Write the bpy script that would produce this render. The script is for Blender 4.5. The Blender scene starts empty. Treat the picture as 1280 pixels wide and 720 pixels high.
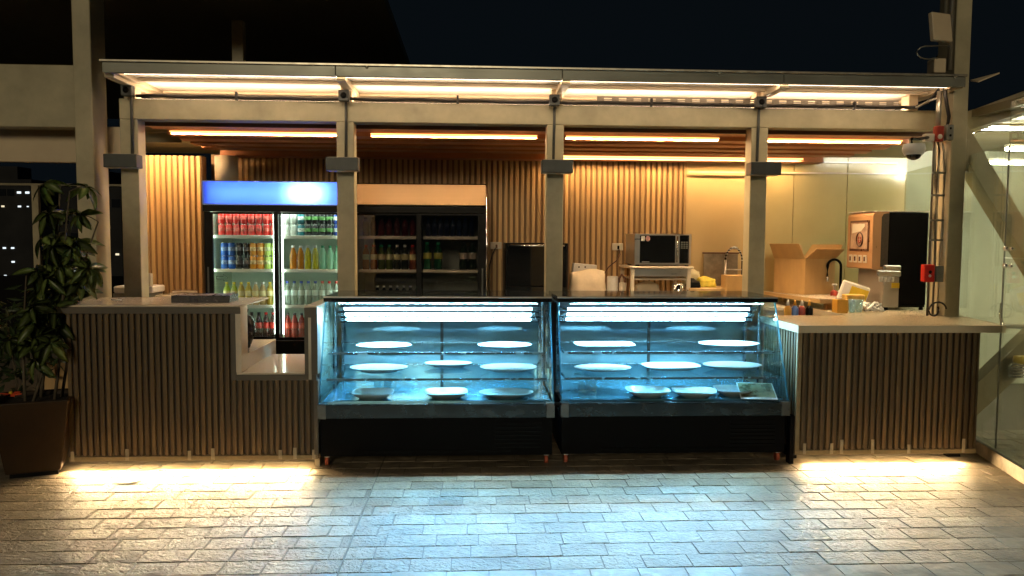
import bpy, bmesh, math, random
from mathutils import Vector, Matrix, Euler
random.seed(7)
R = math.radians
scene = bpy.context.scene
COL = scene.collection

# ------------------------------------------------------------------ camera, world, light, exposure
def make_camera():
    yaw, pitch, roll = R(3.0), R(-3.6), R(0.33)
    f = Vector((math.sin(yaw) * math.cos(pitch), math.cos(yaw) * math.cos(pitch), math.sin(pitch)))
    r = f.cross(Vector((0, 0, 1))).normalized()
    u = r.cross(f)
    c, s = math.cos(roll), math.sin(roll)
    r2, u2 = r * c + u * s, u * c - r * s
    m = Matrix(((r2.x, u2.x, -f.x, 0), (r2.y, u2.y, -f.y, -5.28), (r2.z, u2.z, -f.z, 1.6), (0, 0, 0, 1)))
    cam = bpy.data.cameras.new('camera')
    cam.sensor_width = 36.0
    cam.lens = 26.72
    cam.clip_start = 0.05
    cam.clip_end = 5000
    o = bpy.data.objects.new('camera', cam)
    o.matrix_world = m
    COL.objects.link(o)
    scene.camera = o
make_camera()

world = bpy.data.worlds.new('World')
scene.world = world
world.use_nodes = True
bg = world.node_tree.nodes['Background']
bg.inputs['Color'].default_value = (0.35, 0.55, 0.75, 1)      # clear night sky, almost black
bg.inputs['Strength'].default_value = 0.0045

# the lit terrace behind the photographer: a weak, very soft warm light from there
sun = bpy.data.lights.new('sun', 'SUN')
sun.energy = 0.42
sun.angle = R(13)
sun.color = (1.0, 0.83, 0.54)
so = bpy.data.objects.new('sun', sun)
so.rotation_euler = (R(74), 0, R(-6))
COL.objects.link(so)

scene.view_settings.view_transform = 'Standard'
scene.view_settings.look = 'None'
scene.view_settings.exposure = 0.55
scene.view_settings.gamma = 1.0
cy = scene.cycles
cy.use_denoising = True
cy.max_bounces = 9
cy.diffuse_bounces = 4
cy.glossy_bounces = 4
cy.transmission_bounces = 4
cy.transparent_max_bounces = 24
cy.sample_clamp_indirect = 5.0
cy.caustics_reflective = False
cy.caustics_refractive = False
cy.use_light_tree = True

# ------------------------------------------------------------------ materials
def _nodes(name):
    m = bpy.data.materials.new(name)
    m.use_nodes = True
    nt = m.node_tree
    return m, nt, nt.nodes['Principled BSDF']

def mat(name, col, rough=0.5, metal=0.0, var=0.12, scale=8.0, bump=0.0, bscale=None, stretch=(1, 1, 1),
        rvar=0.08, objvar=0.0, spec=0.5, coat=0.0, detail=4.0, fine=0.0):
    m, nt, p = _nodes(name)
    L = nt.links.new
    tc = nt.nodes.new('ShaderNodeTexCoord')
    mp = nt.nodes.new('ShaderNodeMapping')
    mp.inputs['Scale'].default_value = stretch
    L(tc.outputs['Object'], mp.inputs['Vector'])
    vec = mp.outputs['Vector']
    info = None
    if objvar > 0:
        info = nt.nodes.new('ShaderNodeObjectInfo')
        add = nt.nodes.new('ShaderNodeVectorMath'); add.operation = 'ADD'
        mul = nt.nodes.new('ShaderNodeMath'); mul.operation = 'MULTIPLY'; mul.inputs[1].default_value = 57.0
        L(info.outputs['Random'], mul.inputs[0])
        L(vec, add.inputs[0]); L(mul.outputs[0], add.inputs[1])
        vec = add.outputs[0]
    n = nt.nodes.new('ShaderNodeTexNoise')
    n.inputs['Scale'].default_value = scale
    n.inputs['Detail'].default_value = detail
    n.inputs['Roughness'].default_value = 0.6
    L(vec, n.inputs['Vector'])
    mr = nt.nodes.new('ShaderNodeMapRange')
    mr.inputs['From Min'].default_value = 0.3
    mr.inputs['From Max'].default_value = 0.7
    mr.inputs['To Min'].default_value = 1 - var
    mr.inputs['To Max'].default_value = 1 + var
    L(n.outputs['Fac'], mr.inputs['Value'])
    fac = mr.outputs['Result']
    if objvar > 0:
        m2 = nt.nodes.new('ShaderNodeMapRange')
        m2.inputs['To Min'].default_value = 1 - objvar
        m2.inputs['To Max'].default_value = 1 + objvar
        L(info.outputs['Random'], m2.inputs['Value'])
        m3 = nt.nodes.new('ShaderNodeMath'); m3.operation = 'MULTIPLY'
        L(fac, m3.inputs[0]); L(m2.outputs['Result'], m3.inputs[1])
        fac = m3.outputs[0]
    vm = nt.nodes.new('ShaderNodeVectorMath'); vm.operation = 'SCALE'
    vm.inputs[0].default_value = col
    L(fac, vm.inputs['Scale'])
    L(vm.outputs[0], p.inputs['Base Color'])
    rr = nt.nodes.new('ShaderNodeMapRange')
    rr.inputs['From Min'].default_value = 0.3
    rr.inputs['From Max'].default_value = 0.7
    rr.inputs['To Min'].default_value = max(0.02, rough - rvar)
    rr.inputs['To Max'].default_value = min(1.0, rough + rvar)
    L(n.outputs['Fac'], rr.inputs['Value'])
    L(rr.outputs['Result'], p.inputs['Roughness'])
    p.inputs['Metallic'].default_value = metal
    p.inputs['Specular IOR Level'].default_value = spec
    p.inputs['Coat Weight'].default_value = coat
    if bump > 0:
        b = nt.nodes.new('ShaderNodeBump')
        b.inputs['Strength'].default_value = 1.0
        b.inputs['Distance'].default_value = bump
        n2 = nt.nodes.new('ShaderNodeTexNoise')
        n2.inputs['Scale'].default_value = bscale or scale
        n2.inputs['Detail'].default_value = 6.0
        n2.inputs['Roughness'].default_value = 0.65
        L(vec, n2.inputs['Vector'])
        L(n2.outputs['Fac'], b.inputs['Height'])
        L(b.outputs['Normal'], p.inputs['Normal'])
    return m

def emit(name, col, strength):
    m = bpy.data.materials.new(name); m.use_nodes = True
    nt = m.node_tree; nt.nodes.clear()
    o = nt.nodes.new('ShaderNodeOutputMaterial')
    e = nt.nodes.new('ShaderNodeEmission')
    e.inputs['Color'].default_value = (*col, 1); e.inputs['Strength'].default_value = strength
    nt.links.new(e.outputs[0], o.inputs['Surface'])
    return m

def glass(name, tint=(0.9, 0.96, 0.97), refl=1.0, base=0.04, rough=0.0, body=None, bodyfac=0.0):
    """thin clear pane: straight-through transmission, Schlick reflection, optionally a little frosting"""
    m = bpy.data.materials.new(name); m.use_nodes = True
    nt = m.node_tree; nt.nodes.clear(); L = nt.links.new
    o = nt.nodes.new('ShaderNodeOutputMaterial')
    t = nt.nodes.new('ShaderNodeBsdfTransparent'); t.inputs['Color'].default_value = (*tint, 1)
    g = nt.nodes.new('ShaderNodeBsdfGlossy'); g.inputs['Roughness'].default_value = rough
    g.inputs['Color'].default_value = (refl, refl, refl, 1)
    lw = nt.nodes.new('ShaderNodeLayerWeight'); lw.inputs['Blend'].default_value = 0.5
    pw = nt.nodes.new('ShaderNodeMath'); pw.operation = 'POWER'; pw.inputs[1].default_value = 5.0
    L(lw.outputs['Facing'], pw.inputs[0])
    ma = nt.nodes.new('ShaderNodeMath'); ma.operation = 'MULTIPLY_ADD'
    ma.inputs[1].default_value = 1 - base; ma.inputs[2].default_value = base
    L(pw.outputs[0], ma.inputs[0])
    mx = nt.nodes.new('ShaderNodeMixShader')
    src = t.outputs[0]
    if body is not None:
        d = nt.nodes.new('ShaderNodeBsdfDiffuse'); d.inputs['Color'].default_value = (*body, 1)
        tr = nt.nodes.new('ShaderNodeBsdfTranslucent'); tr.inputs['Color'].default_value = (*body, 1)
        a = nt.nodes.new('ShaderNodeMixShader'); a.inputs[0].default_value = 0.5
        L(d.outputs[0], a.inputs[1]); L(tr.outputs[0], a.inputs[2])
        b = nt.nodes.new('ShaderNodeMixShader'); b.inputs[0].default_value = bodyfac
        L(t.outputs[0], b.inputs[1]); L(a.outputs[0], b.inputs[2])
        src = b.outputs[0]
    L(ma.outputs[0], mx.inputs[0]); L(src, mx.inputs[1]); L(g.outputs[0], mx.inputs[2])
    L(mx.outputs[0], o.inputs['Surface'])
    return m

def translucent(name, col, refl=0.25):
    m = bpy.data.materials.new(name); m.use_nodes = True
    nt = m.node_tree; nt.nodes.clear(); L = nt.links.new
    o = nt.nodes.new('ShaderNodeOutputMaterial')
    d = nt.nodes.new('ShaderNodeBsdfDiffuse'); d.inputs['Color'].default_value = (*col, 1)
    t = nt.nodes.new('ShaderNodeBsdfTranslucent'); t.inputs['Color'].default_value = (*col, 1)
    x = nt.nodes.new('ShaderNodeMixShader'); x.inputs[0].default_value = 1 - refl
    L(d.outputs[0], x.inputs[1]); L(t.outputs[0], x.inputs[2]); L(x.outputs[0], o.inputs['Surface'])
    return m

M = {}
M['olive'] = mat('olive_paint', (0.43, 0.38, 0.245), 0.45, var=0.22, scale=3.5, bump=0.0007, bscale=70, detail=9)
M['cream_paint'] = mat('cream_paint', (0.62, 0.50, 0.34), 0.5, var=0.06, scale=4, bump=0.0005, bscale=80)
M['fascia'] = mat('fascia_metal', (0.24, 0.24, 0.20), 0.35, metal=0.3, var=0.12, scale=6, stretch=(0.4, 1, 1))
M['roof_poly'] = mat('roof_sheet', (0.78, 0.70, 0.60), 0.5, var=0.05, scale=3)
M['dark_slat'] = mat('counter_slat', (0.112, 0.073, 0.033), 0.5, var=0.22, scale=18, stretch=(1, 1, 0.06), bump=0.0005, bscale=60, objvar=0.28)
M['slat_back'] = mat('counter_backing', (0.045, 0.032, 0.018), 0.6, var=0.15, scale=10)
M['trim'] = mat('counter_trim', (0.10, 0.086, 0.066), 0.45, var=0.08, scale=12, stretch=(0.2, 1, 1))
M['rail'] = mat('rail_wood', (0.23, 0.18, 0.10), 0.5, var=0.18, scale=14, stretch=(0.1, 1, 1))
M['tape'] = mat('clear_clip', (0.42, 0.36, 0.26), 0.25, var=0.1)
M['oak'] = mat('oak_slat', (0.56, 0.36, 0.155), 0.5, var=0.18, scale=14, stretch=(1, 1, 0.05), objvar=0.2, bump=0.0004, bscale=50)
M['oak_back'] = mat('oak_backing', (0.27, 0.155, 0.065), 0.6, var=0.15, scale=8, stretch=(1, 1, 0.1))
M['ceil_slat'] = mat('ceiling_slat', (0.50, 0.20, 0.09), 0.4, var=0.2, scale=12, stretch=(0.06, 1, 1), objvar=0.15)
M['ceil_dark'] = mat('ceiling_fascia', (0.12, 0.05, 0.026), 0.4, var=0.2, scale=7, stretch=(0.1, 1, 1))
M['soffit'] = mat('soffit_paint', (0.22, 0.19, 0.10), 0.5, var=0.08, scale=3)
M['quartz'] = mat('quartz_top', (0.70, 0.61, 0.49), 0.12, var=0.04, scale=80, detail=8)
M['quartz2'] = mat('quartz_edge', (0.58, 0.50, 0.36), 0.16, var=0.03, scale=90)
M['stone'] = mat('paving_stone', (0.275, 0.225, 0.158), 0.55, var=0.36, scale=11, bump=0.0032, bscale=15, objvar=0.22, detail=8, rvar=0.14)
def stone_relief(m):
    nt = m.node_tree; L = nt.links.new; p = nt.nodes['Principled BSDF']
    old = next(n for n in nt.nodes if n.type == 'BUMP')
    vec = old.inputs['Height'].links[0].from_node.inputs['Vector'].links[0].from_socket
    n = nt.nodes.new('ShaderNodeTexNoise'); n.inputs['Scale'].default_value = 6.5; n.inputs['Detail'].default_value = 3.0
    n.inputs['Distortion'].default_value = 0.8
    L(vec, n.inputs['Vector'])
    b = nt.nodes.new('ShaderNodeBump'); b.inputs['Strength'].default_value = 1.0; b.inputs['Distance'].default_value = 0.012
    L(n.outputs['Fac'], b.inputs['Height']); L(old.outputs['Normal'], b.inputs['Normal']); L(b.outputs['Normal'], p.inputs['Normal'])
    # worn and dirty patches that run across several stones
    g = nt.nodes.new('ShaderNodeNewGeometry'); d = nt.nodes.new('ShaderNodeTexNoise')
    d.inputs['Scale'].default_value = 1.7; d.inputs['Detail'].default_value = 5.0; d.inputs['Roughness'].default_value = 0.65
    L(g.outputs['Position'], d.inputs['Vector'])
    mr = nt.nodes.new('ShaderNodeMapRange'); mr.inputs['From Min'].default_value = 0.35; mr.inputs['From Max'].default_value = 0.62
    mr.inputs['To Min'].default_value = 0.58; mr.inputs['To Max'].default_value = 1.10
    L(d.outputs['Fac'], mr.inputs['Value'])
    src = p.inputs['Base Color'].links[0].from_socket
    v = nt.nodes.new('ShaderNodeVectorMath'); v.operation = 'SCALE'
    L(src, v.inputs[0]); L(mr.outputs['Result'], v.inputs['Scale']); L(v.outputs[0], p.inputs['Base Color'])
stone_relief(M['stone'])
M['mortar'] = mat('mortar', (0.15, 0.13, 0.10), 0.8, var=0.2, scale=20, bump=0.004, bscale=60)
M['far_ground'] = mat('far_ground', (0.02, 0.022, 0.022), 0.9, var=0.3, scale=0.05)
M['black'] = mat('black_metal', (0.002, 0.0022, 0.0025), 0.42, var=0.2, scale=9, spec=0.12)
M['black_matte'] = mat('black_matte', (0.0025, 0.0025, 0.003), 0.6, var=0.2, scale=6, spec=0.08)
M['black_gloss'] = mat('black_gloss', (0.006, 0.007, 0.008), 0.07, var=0.2, scale=6, rvar=0.03)
M['granite'] = mat('smoked_top', (0.012, 0.016, 0.02), 0.08, var=0.5, scale=25, rvar=0.05, detail=8)
M['strip_mirror'] = mat('dark_steel_band', (0.045, 0.06, 0.068), 0.22, metal=0.75, var=0.35, scale=7, rvar=0.12, stretch=(1, 1, 2))
M['steel'] = mat('stainless_steel', (0.62, 0.60, 0.57), 0.3, metal=1.0, var=0.025, rvar=0.03, scale=30, stretch=(0.1, 1, 1))
M['chrome'] = mat('chrome', (0.80, 0.80, 0.80), 0.08, metal=1.0, var=0.03)
M['dark_steel'] = mat('dark_gray_metal', (0.055, 0.06, 0.058), 0.45, metal=0.2, var=0.15, scale=12)
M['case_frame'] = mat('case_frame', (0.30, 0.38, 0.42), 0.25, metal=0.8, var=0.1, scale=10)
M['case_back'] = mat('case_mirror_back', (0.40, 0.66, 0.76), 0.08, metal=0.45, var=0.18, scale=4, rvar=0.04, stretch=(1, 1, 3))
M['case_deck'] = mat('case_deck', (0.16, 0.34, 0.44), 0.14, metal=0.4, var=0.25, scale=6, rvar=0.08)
M['ceramic'] = mat('white_ceramic', (0.68, 0.70, 0.68), 0.15, var=0.04, scale=8, coat=0.3)
M['vitrine'] = glass('vitrine_glass', (0.90, 0.97, 0.985))
M['shelf_glass'] = glass('shelf_glass', (0.84, 0.95, 0.98), base=0.08)
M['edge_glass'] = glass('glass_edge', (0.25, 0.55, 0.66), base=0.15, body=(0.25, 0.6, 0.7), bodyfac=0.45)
M['acrylic'] = glass('clear_acrylic', (0.80, 0.92, 0.95), base=0.12, body=(0.6, 0.85, 0.95), bodyfac=0.15)
M['door_glass'] = glass('cooler_glass', (0.90, 0.93, 0.92), base=0.04)
M['dark_glass'] = glass('dark_cooler_glass', (0.80, 0.80, 0.80), base=0.05)
M['green_glass'] = glass('facade_glass', (0.90, 0.93, 0.87), base=0.06, body=(0.60, 0.64, 0.52), bodyfac=0.06)
M['olive_glass'] = mat('back_painted_glass', (0.54, 0.44, 0.21), 0.16, var=0.10, scale=1.2, rvar=0.05)
M['cream_wall'] = mat('cream_wall', (0.62, 0.45, 0.21), 0.6, var=0.05, scale=2, bump=0.0005, bscale=120)
M['white'] = mat('white_plastic', (0.72, 0.70, 0.66), 0.4, var=0.05)
M['cream_plastic'] = mat('cream_plastic', (0.62, 0.55, 0.44), 0.4, var=0.06)
M['off_white_bag'] = mat('paper_bag', (0.66, 0.55, 0.40), 0.7, var=0.10, scale=10, bump=0.004, bscale=14)
M['card'] = mat('cardboard', (0.52, 0.33, 0.13), 0.75, var=0.09, scale=12, bump=0.0004, bscale=80, stretch=(1, 1, 0.4))
M['wood_light'] = mat('light_wood', (0.60, 0.40, 0.18), 0.5, var=0.15, scale=10, stretch=(1, 0.1, 1))
M['red_plastic'] = mat('red_plastic', (0.55, 0.02, 0.015), 0.35, var=0.08)
M['red_faded'] = mat('red_enamel', (0.30, 0.035, 0.02), 0.4, var=0.25, scale=40)
M['orange_flower'] = mat('red_petal', (0.80, 0.09, 0.03), 0.5, var=0.15, scale=30)
M['yellow'] = mat('yellow_plastic', (0.75, 0.52, 0.02), 0.4, var=0.06)
M['orange_card'] = mat('orange_card', (0.68, 0.34, 0.04), 0.6, var=0.08)
M['gray_box'] = mat('gray_metal', (0.22, 0.22, 0.19), 0.45, metal=0.4, var=0.15, scale=20)
M['conduit'] = mat('galvanised_conduit', (0.50, 0.46, 0.38), 0.35, metal=0.8, var=0.15, scale=14, stretch=(1, 1, 0.2))
M['conduit_dark'] = mat('dark_conduit', (0.10, 0.085, 0.06), 0.45, metal=0.3, var=0.15, scale=14)
M['cable'] = mat('black_cable', (0.02, 0.016, 0.014), 0.5, var=0.1)
M['pot'] = mat('brown_planter', (0.030, 0.017, 0.007), 0.5, spec=0.2, var=0.25, scale=5, bump=0.0008, bscale=40)
M['soil'] = mat('soil', (0.02, 0.015, 0.01), 0.95, var=0.4, scale=40, bump=0.01, bscale=40)
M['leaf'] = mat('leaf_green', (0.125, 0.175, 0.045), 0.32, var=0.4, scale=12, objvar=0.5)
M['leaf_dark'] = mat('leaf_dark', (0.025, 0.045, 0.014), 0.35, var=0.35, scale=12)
M['stem'] = mat('stem_bark', (0.10, 0.08, 0.05), 0.8, var=0.2, scale=30)
M['hdr_off'] = mat('header_panel', (0.62, 0.40, 0.21), 0.4, var=0.04, scale=3)
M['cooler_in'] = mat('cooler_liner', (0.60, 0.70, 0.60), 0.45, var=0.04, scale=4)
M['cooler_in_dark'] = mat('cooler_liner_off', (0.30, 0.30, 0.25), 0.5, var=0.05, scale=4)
M['shelf_white'] = mat('cooler_shelf', (0.75, 0.78, 0.72), 0.4, var=0.03)
M['bldg'] = mat('building_wall', (0.003, 0.0035, 0.005), 0.8, var=0.3, scale=0.4)
M['room_wall'] = mat('room_wall', (0.60, 0.62, 0.48), 0.6, var=0.05, scale=1.5)
M['terrace_ceiling'] = mat('terrace_ceiling', (0.10, 0.09, 0.055), 0.6, var=0.25, scale=0.8)
M['led_warm'] = emit('led_warm', (1.0, 0.47, 0.13), 2.6)
M['led_warm_back'] = emit('led_warm_back', (1.0, 0.50, 0.16), 2.8)
M['led_roof'] = emit('led_roof', (1.0, 0.74, 0.50), 15.0)
M['led_floor'] = emit('led_floor', (1.0, 0.74, 0.40), 60.0)
M['led_case'] = emit('led_case', (0.47, 0.83, 1.0), 76.0)
M['led_cooler'] = emit('led_cooler', (0.86, 1.0, 0.82), 15.0)
M['tube_room'] = emit('tube_room', (1.0, 0.95, 0.76), 70.0)
M['lamp_header'] = emit('lamp_header', (0.95, 0.98, 1.0), 75.0)
M['win_w'] = emit('lit_window_white', (0.85, 0.95, 1.0), 0.9)
M['win_y'] = emit('lit_window_warm', (1.0, 0.86, 0.58), 0.7)
M['win_dark'] = mat('dark_window', (0.01, 0.012, 0.015), 0.1)
M['hdr_blue'] = translucent('header_blue', (0.15, 0.30, 1.0))
M['liq'] = {}
def drink(name, col, rough=0.15):
    if name not in M['liq']:
        printed = 'band' in name
        M['liq'][name] = mat(name, col, rough, var=0.75 if printed else 0.12, scale=42 if printed else 30, coat=0.4, objvar=0.05)
    return M['liq'][name]

# ------------------------------------------------------------------ mesh helpers
ORIGIN = {}
class MB:
    def __init__(self): self.bm = bmesh.new()
    def box(self, x0, x1, y0, y1, z0, z1, bev=0.0, rot=None, about=None):
        bm = self.bm
        vs = [bm.verts.new((x, y, z)) for x in (x0, x1) for y in (y0, y1) for z in (z0, z1)]
        F = [(0, 1, 3, 2), (4, 6, 7, 5), (0, 4, 5, 1), (2, 3, 7, 6), (0, 2, 6, 4), (1, 5, 7, 3)]
        fs = [bm.faces.new([vs[i] for i in f]) for f in F]
        if rot is not None:
            c = Vector(about) if about else Vector(((x0 + x1) / 2, (y0 + y1) / 2, (z0 + z1) / 2))
            rm = Euler(rot).to_matrix()
            for v in vs: v.co = c + rm @ (v.co - c)
        if bev > 0:
            es = list({e for f in fs for e in f.edges})
            bmesh.ops.bevel(bm, geom=es, offset=bev, segments=1, affect='EDGES', profile=0.5)
        return self
    def poly(self, pts):
        self.bm.faces.new([self.bm.verts.new(p) for p in pts]); return self
    def prism(self, pts, vec):
        """closed prism: polygon pts (3-D, planar) swept by vec"""
        bm = self.bm; v = Vector(vec)
        a = [bm.verts.new(p) for p in pts]; b = [bm.verts.new(Vector(p) + v) for p in pts]
        n = len(pts)
        fs = [bm.faces.new(a[::-1]), bm.faces.new(b)]
        for i in range(n): fs.append(bm.faces.new((a[i], a[(i + 1) % n], b[(i + 1) % n], b[i])))
        bmesh.ops.recalc_face_normals(bm, faces=fs)
        return self
    def tube(self, pts, r, n=8, cap=True, r1=None):
        bm = self.bm; pts = [Vector(p) for p in pts]; rings = []
        up = Vector((0, 0, 1))
        for i, p in enumerate(pts):
            d = (pts[min(i + 1, len(pts) - 1)] - pts[max(i - 1, 0)]).normalized()
            a = d.cross(up)
            if a.length < 1e-3: a = d.cross(Vector((1, 0, 0)))
            a.normalize(); b = d.cross(a)
            rr = r if r1 is None else r + (r1 - r) * i / (len(pts) - 1)
            rings.append([bm.verts.new(p + (a * math.cos(t) + b * math.sin(t)) * rr) for t in [2 * math.pi * k / n for k in range(n)]])
        fs = []
        for i in range(len(rings) - 1):
            for k in range(n):
                f = bm.faces.new((rings[i][k], rings[i][(k + 1) % n], rings[i + 1][(k + 1) % n], rings[i + 1][k])); f.smooth = True; fs.append(f)
        if cap:
            fs.append(bm.faces.new(rings[0][::-1])); fs.append(bm.faces.new(rings[-1]))
        bmesh.ops.recalc_face_normals(bm, faces=fs)
        return self
    def lathe(self, prof, c=(0, 0, 0), n=16, sx=1.0, sy=1.0, sq=0.0, rz=0.0):
        """profile [(r,z)] turned about z at c; sq>0 squares the outline towards a rounded rectangle"""
        bm = self.bm; c = Vector(c); rings = []
        for r, z in prof:
            ring = []
            for k in range(n):
                t = 2 * math.pi * k / n
                ct, st = math.cos(t), math.sin(t)
                q = 1.0
                if sq > 0:
                    e = 2 + 6 * sq
                    q = (abs(ct) ** e + abs(st) ** e) ** (-1 / e)
                x, y = r * sx * ct * q, r * sy * st * q
                ring.append(bm.verts.new(c + Vector((x * math.cos(rz) - y * math.sin(rz), x * math.sin(rz) + y * math.cos(rz), z))))
            rings.append(ring)
        fs = []
        for i in range(len(rings) - 1):
            for k in range(n):
                f = bm.faces.new((rings[i][k], rings[i][(k + 1) % n], rings[i + 1][(k + 1) % n], rings[i + 1][k])); f.smooth = True; fs.append(f)
        for ring, rev in ((rings[0], True), (rings[-1], False)):
            f = bm.faces.new(ring[::-1] if rev else ring); fs.append(f)
        bmesh.ops.recalc_face_normals(bm, faces=fs)
        return self
    def ball(self, c, r, sx=1, sy=1, sz=1, u=12, v=8):
        m = Matrix.Translation(c) @ Matrix.Diagonal((sx * r, sy * r, sz * r, 1))
        g = bmesh.ops.create_uvsphere(self.bm, u_segments=u, v_segments=v, radius=1.0, matrix=m)
        for w in g['verts']:
            for f in w.link_faces: f.smooth = True
        return self
    def build(self, name, material, parent=None, local=False):
        """world coordinates by default: the parent's origin is subtracted"""
        me = bpy.data.meshes.new(name)
        off = ORIGIN.get(parent.name, Vector()) if parent else Vector()
        if parent and not local and off.length > 0:
            for v in self.bm.verts: v.co -= off
        self.bm.to_mesh(me); self.bm.free()
        me.materials.append(material)
        o = bpy.data.objects.new(name, me); COL.objects.link(o)
        if parent:
            o.parent = parent
            ORIGIN[o.name] = off
        return o

def tag(o, label=None, cat=None, group=None, kind=None):
    if label: o['label'] = label
    if cat: o['category'] = cat
    if group: o['group'] = group
    if kind: o['kind'] = kind
    return o
def thing(name, label, cat, loc=(0, 0, 0), rz=0.0, group=None):
    o = bpy.data.objects.new(name, None); COL.objects.link(o)
    o.location = loc; o.rotation_euler = (0, 0, rz); o.empty_display_size = 0.1
    ORIGIN[o.name] = Vector(loc)
    return tag(o, label, cat, group)
def solo(name, mb, material, label, cat, group=None, kind=None, loc=(0, 0, 0)):
    """a thing that is one mesh; mb in world coordinates, origin moved to loc"""
    for v in mb.bm.verts: v.co -= Vector(loc)
    o = mb.build(name, material); o.location = loc
    return tag(o, label, cat, group, kind)
def piece(name, me, loc, parent, scale=(1, 1, 1), rot=(0, 0, 0)):
    """an alike piece sharing mesh data; loc in world coordinates"""
    o = bpy.data.objects.new(name, me); COL.objects.link(o)
    off = ORIGIN.get(parent.name, Vector()) if parent else Vector()
    o.location = Vector(loc) - off; o.scale = scale; o.rotation_euler = rot
    o.parent = parent
    return o
def mesh_of(mb, name, material):
    me = bpy.data.meshes.new(name); mb.bm.to_mesh(me); mb.bm.free(); me.materials.append(material); return me
def copy_tree(o, parent=None):
    c = o.copy(); COL.objects.link(c); c.parent = parent
    ORIGIN[c.name] = ORIGIN.get(o.name, Vector())
    for ch in [x for x in bpy.data.objects if x.parent == o]: copy_tree(ch, c)
    return c
ORD = ['first', 'second', 'third', 'fourth', 'fifth', 'sixth', 'seventh', 'eighth', 'ninth', 'tenth', 'eleventh', 'twelfth']
def lerp(a, b, t): return a + (b - a) * t

def strip_lamp(name, parent, loc, length, height, watts, col, pitch, spread, local=False):
    """light thrown by an LED profile: an area lamp in the fixture, aimed towards -Y and down by pitch"""
    l = bpy.data.lights.new(name, 'AREA'); l.shape = 'RECTANGLE'; l.size = length; l.size_y = height
    l.energy = watts; l.color = col; l.spread = spread
    o = bpy.data.objects.new(name, l); COL.objects.link(o); o.parent = parent
    off = Vector() if local else ORIGIN.get(parent.name, Vector())
    o.location = Vector(loc) - off
    o.rotation_euler = (R(-90) + pitch, 0, 0)
    return o
def throw_lamp(name, parent, loc, length, height, watts, col, rot, spread):
    l = bpy.data.lights.new(name, 'AREA'); l.shape = 'RECTANGLE'; l.size = length; l.size_y = height
    l.energy = watts; l.color = col; l.spread = spread
    o = bpy.data.objects.new(name, l); COL.objects.link(o); o.parent = parent
    o.location = Vector(loc) - ORIGIN.get(parent.name, Vector()); o.rotation_euler = rot
    return o

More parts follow.
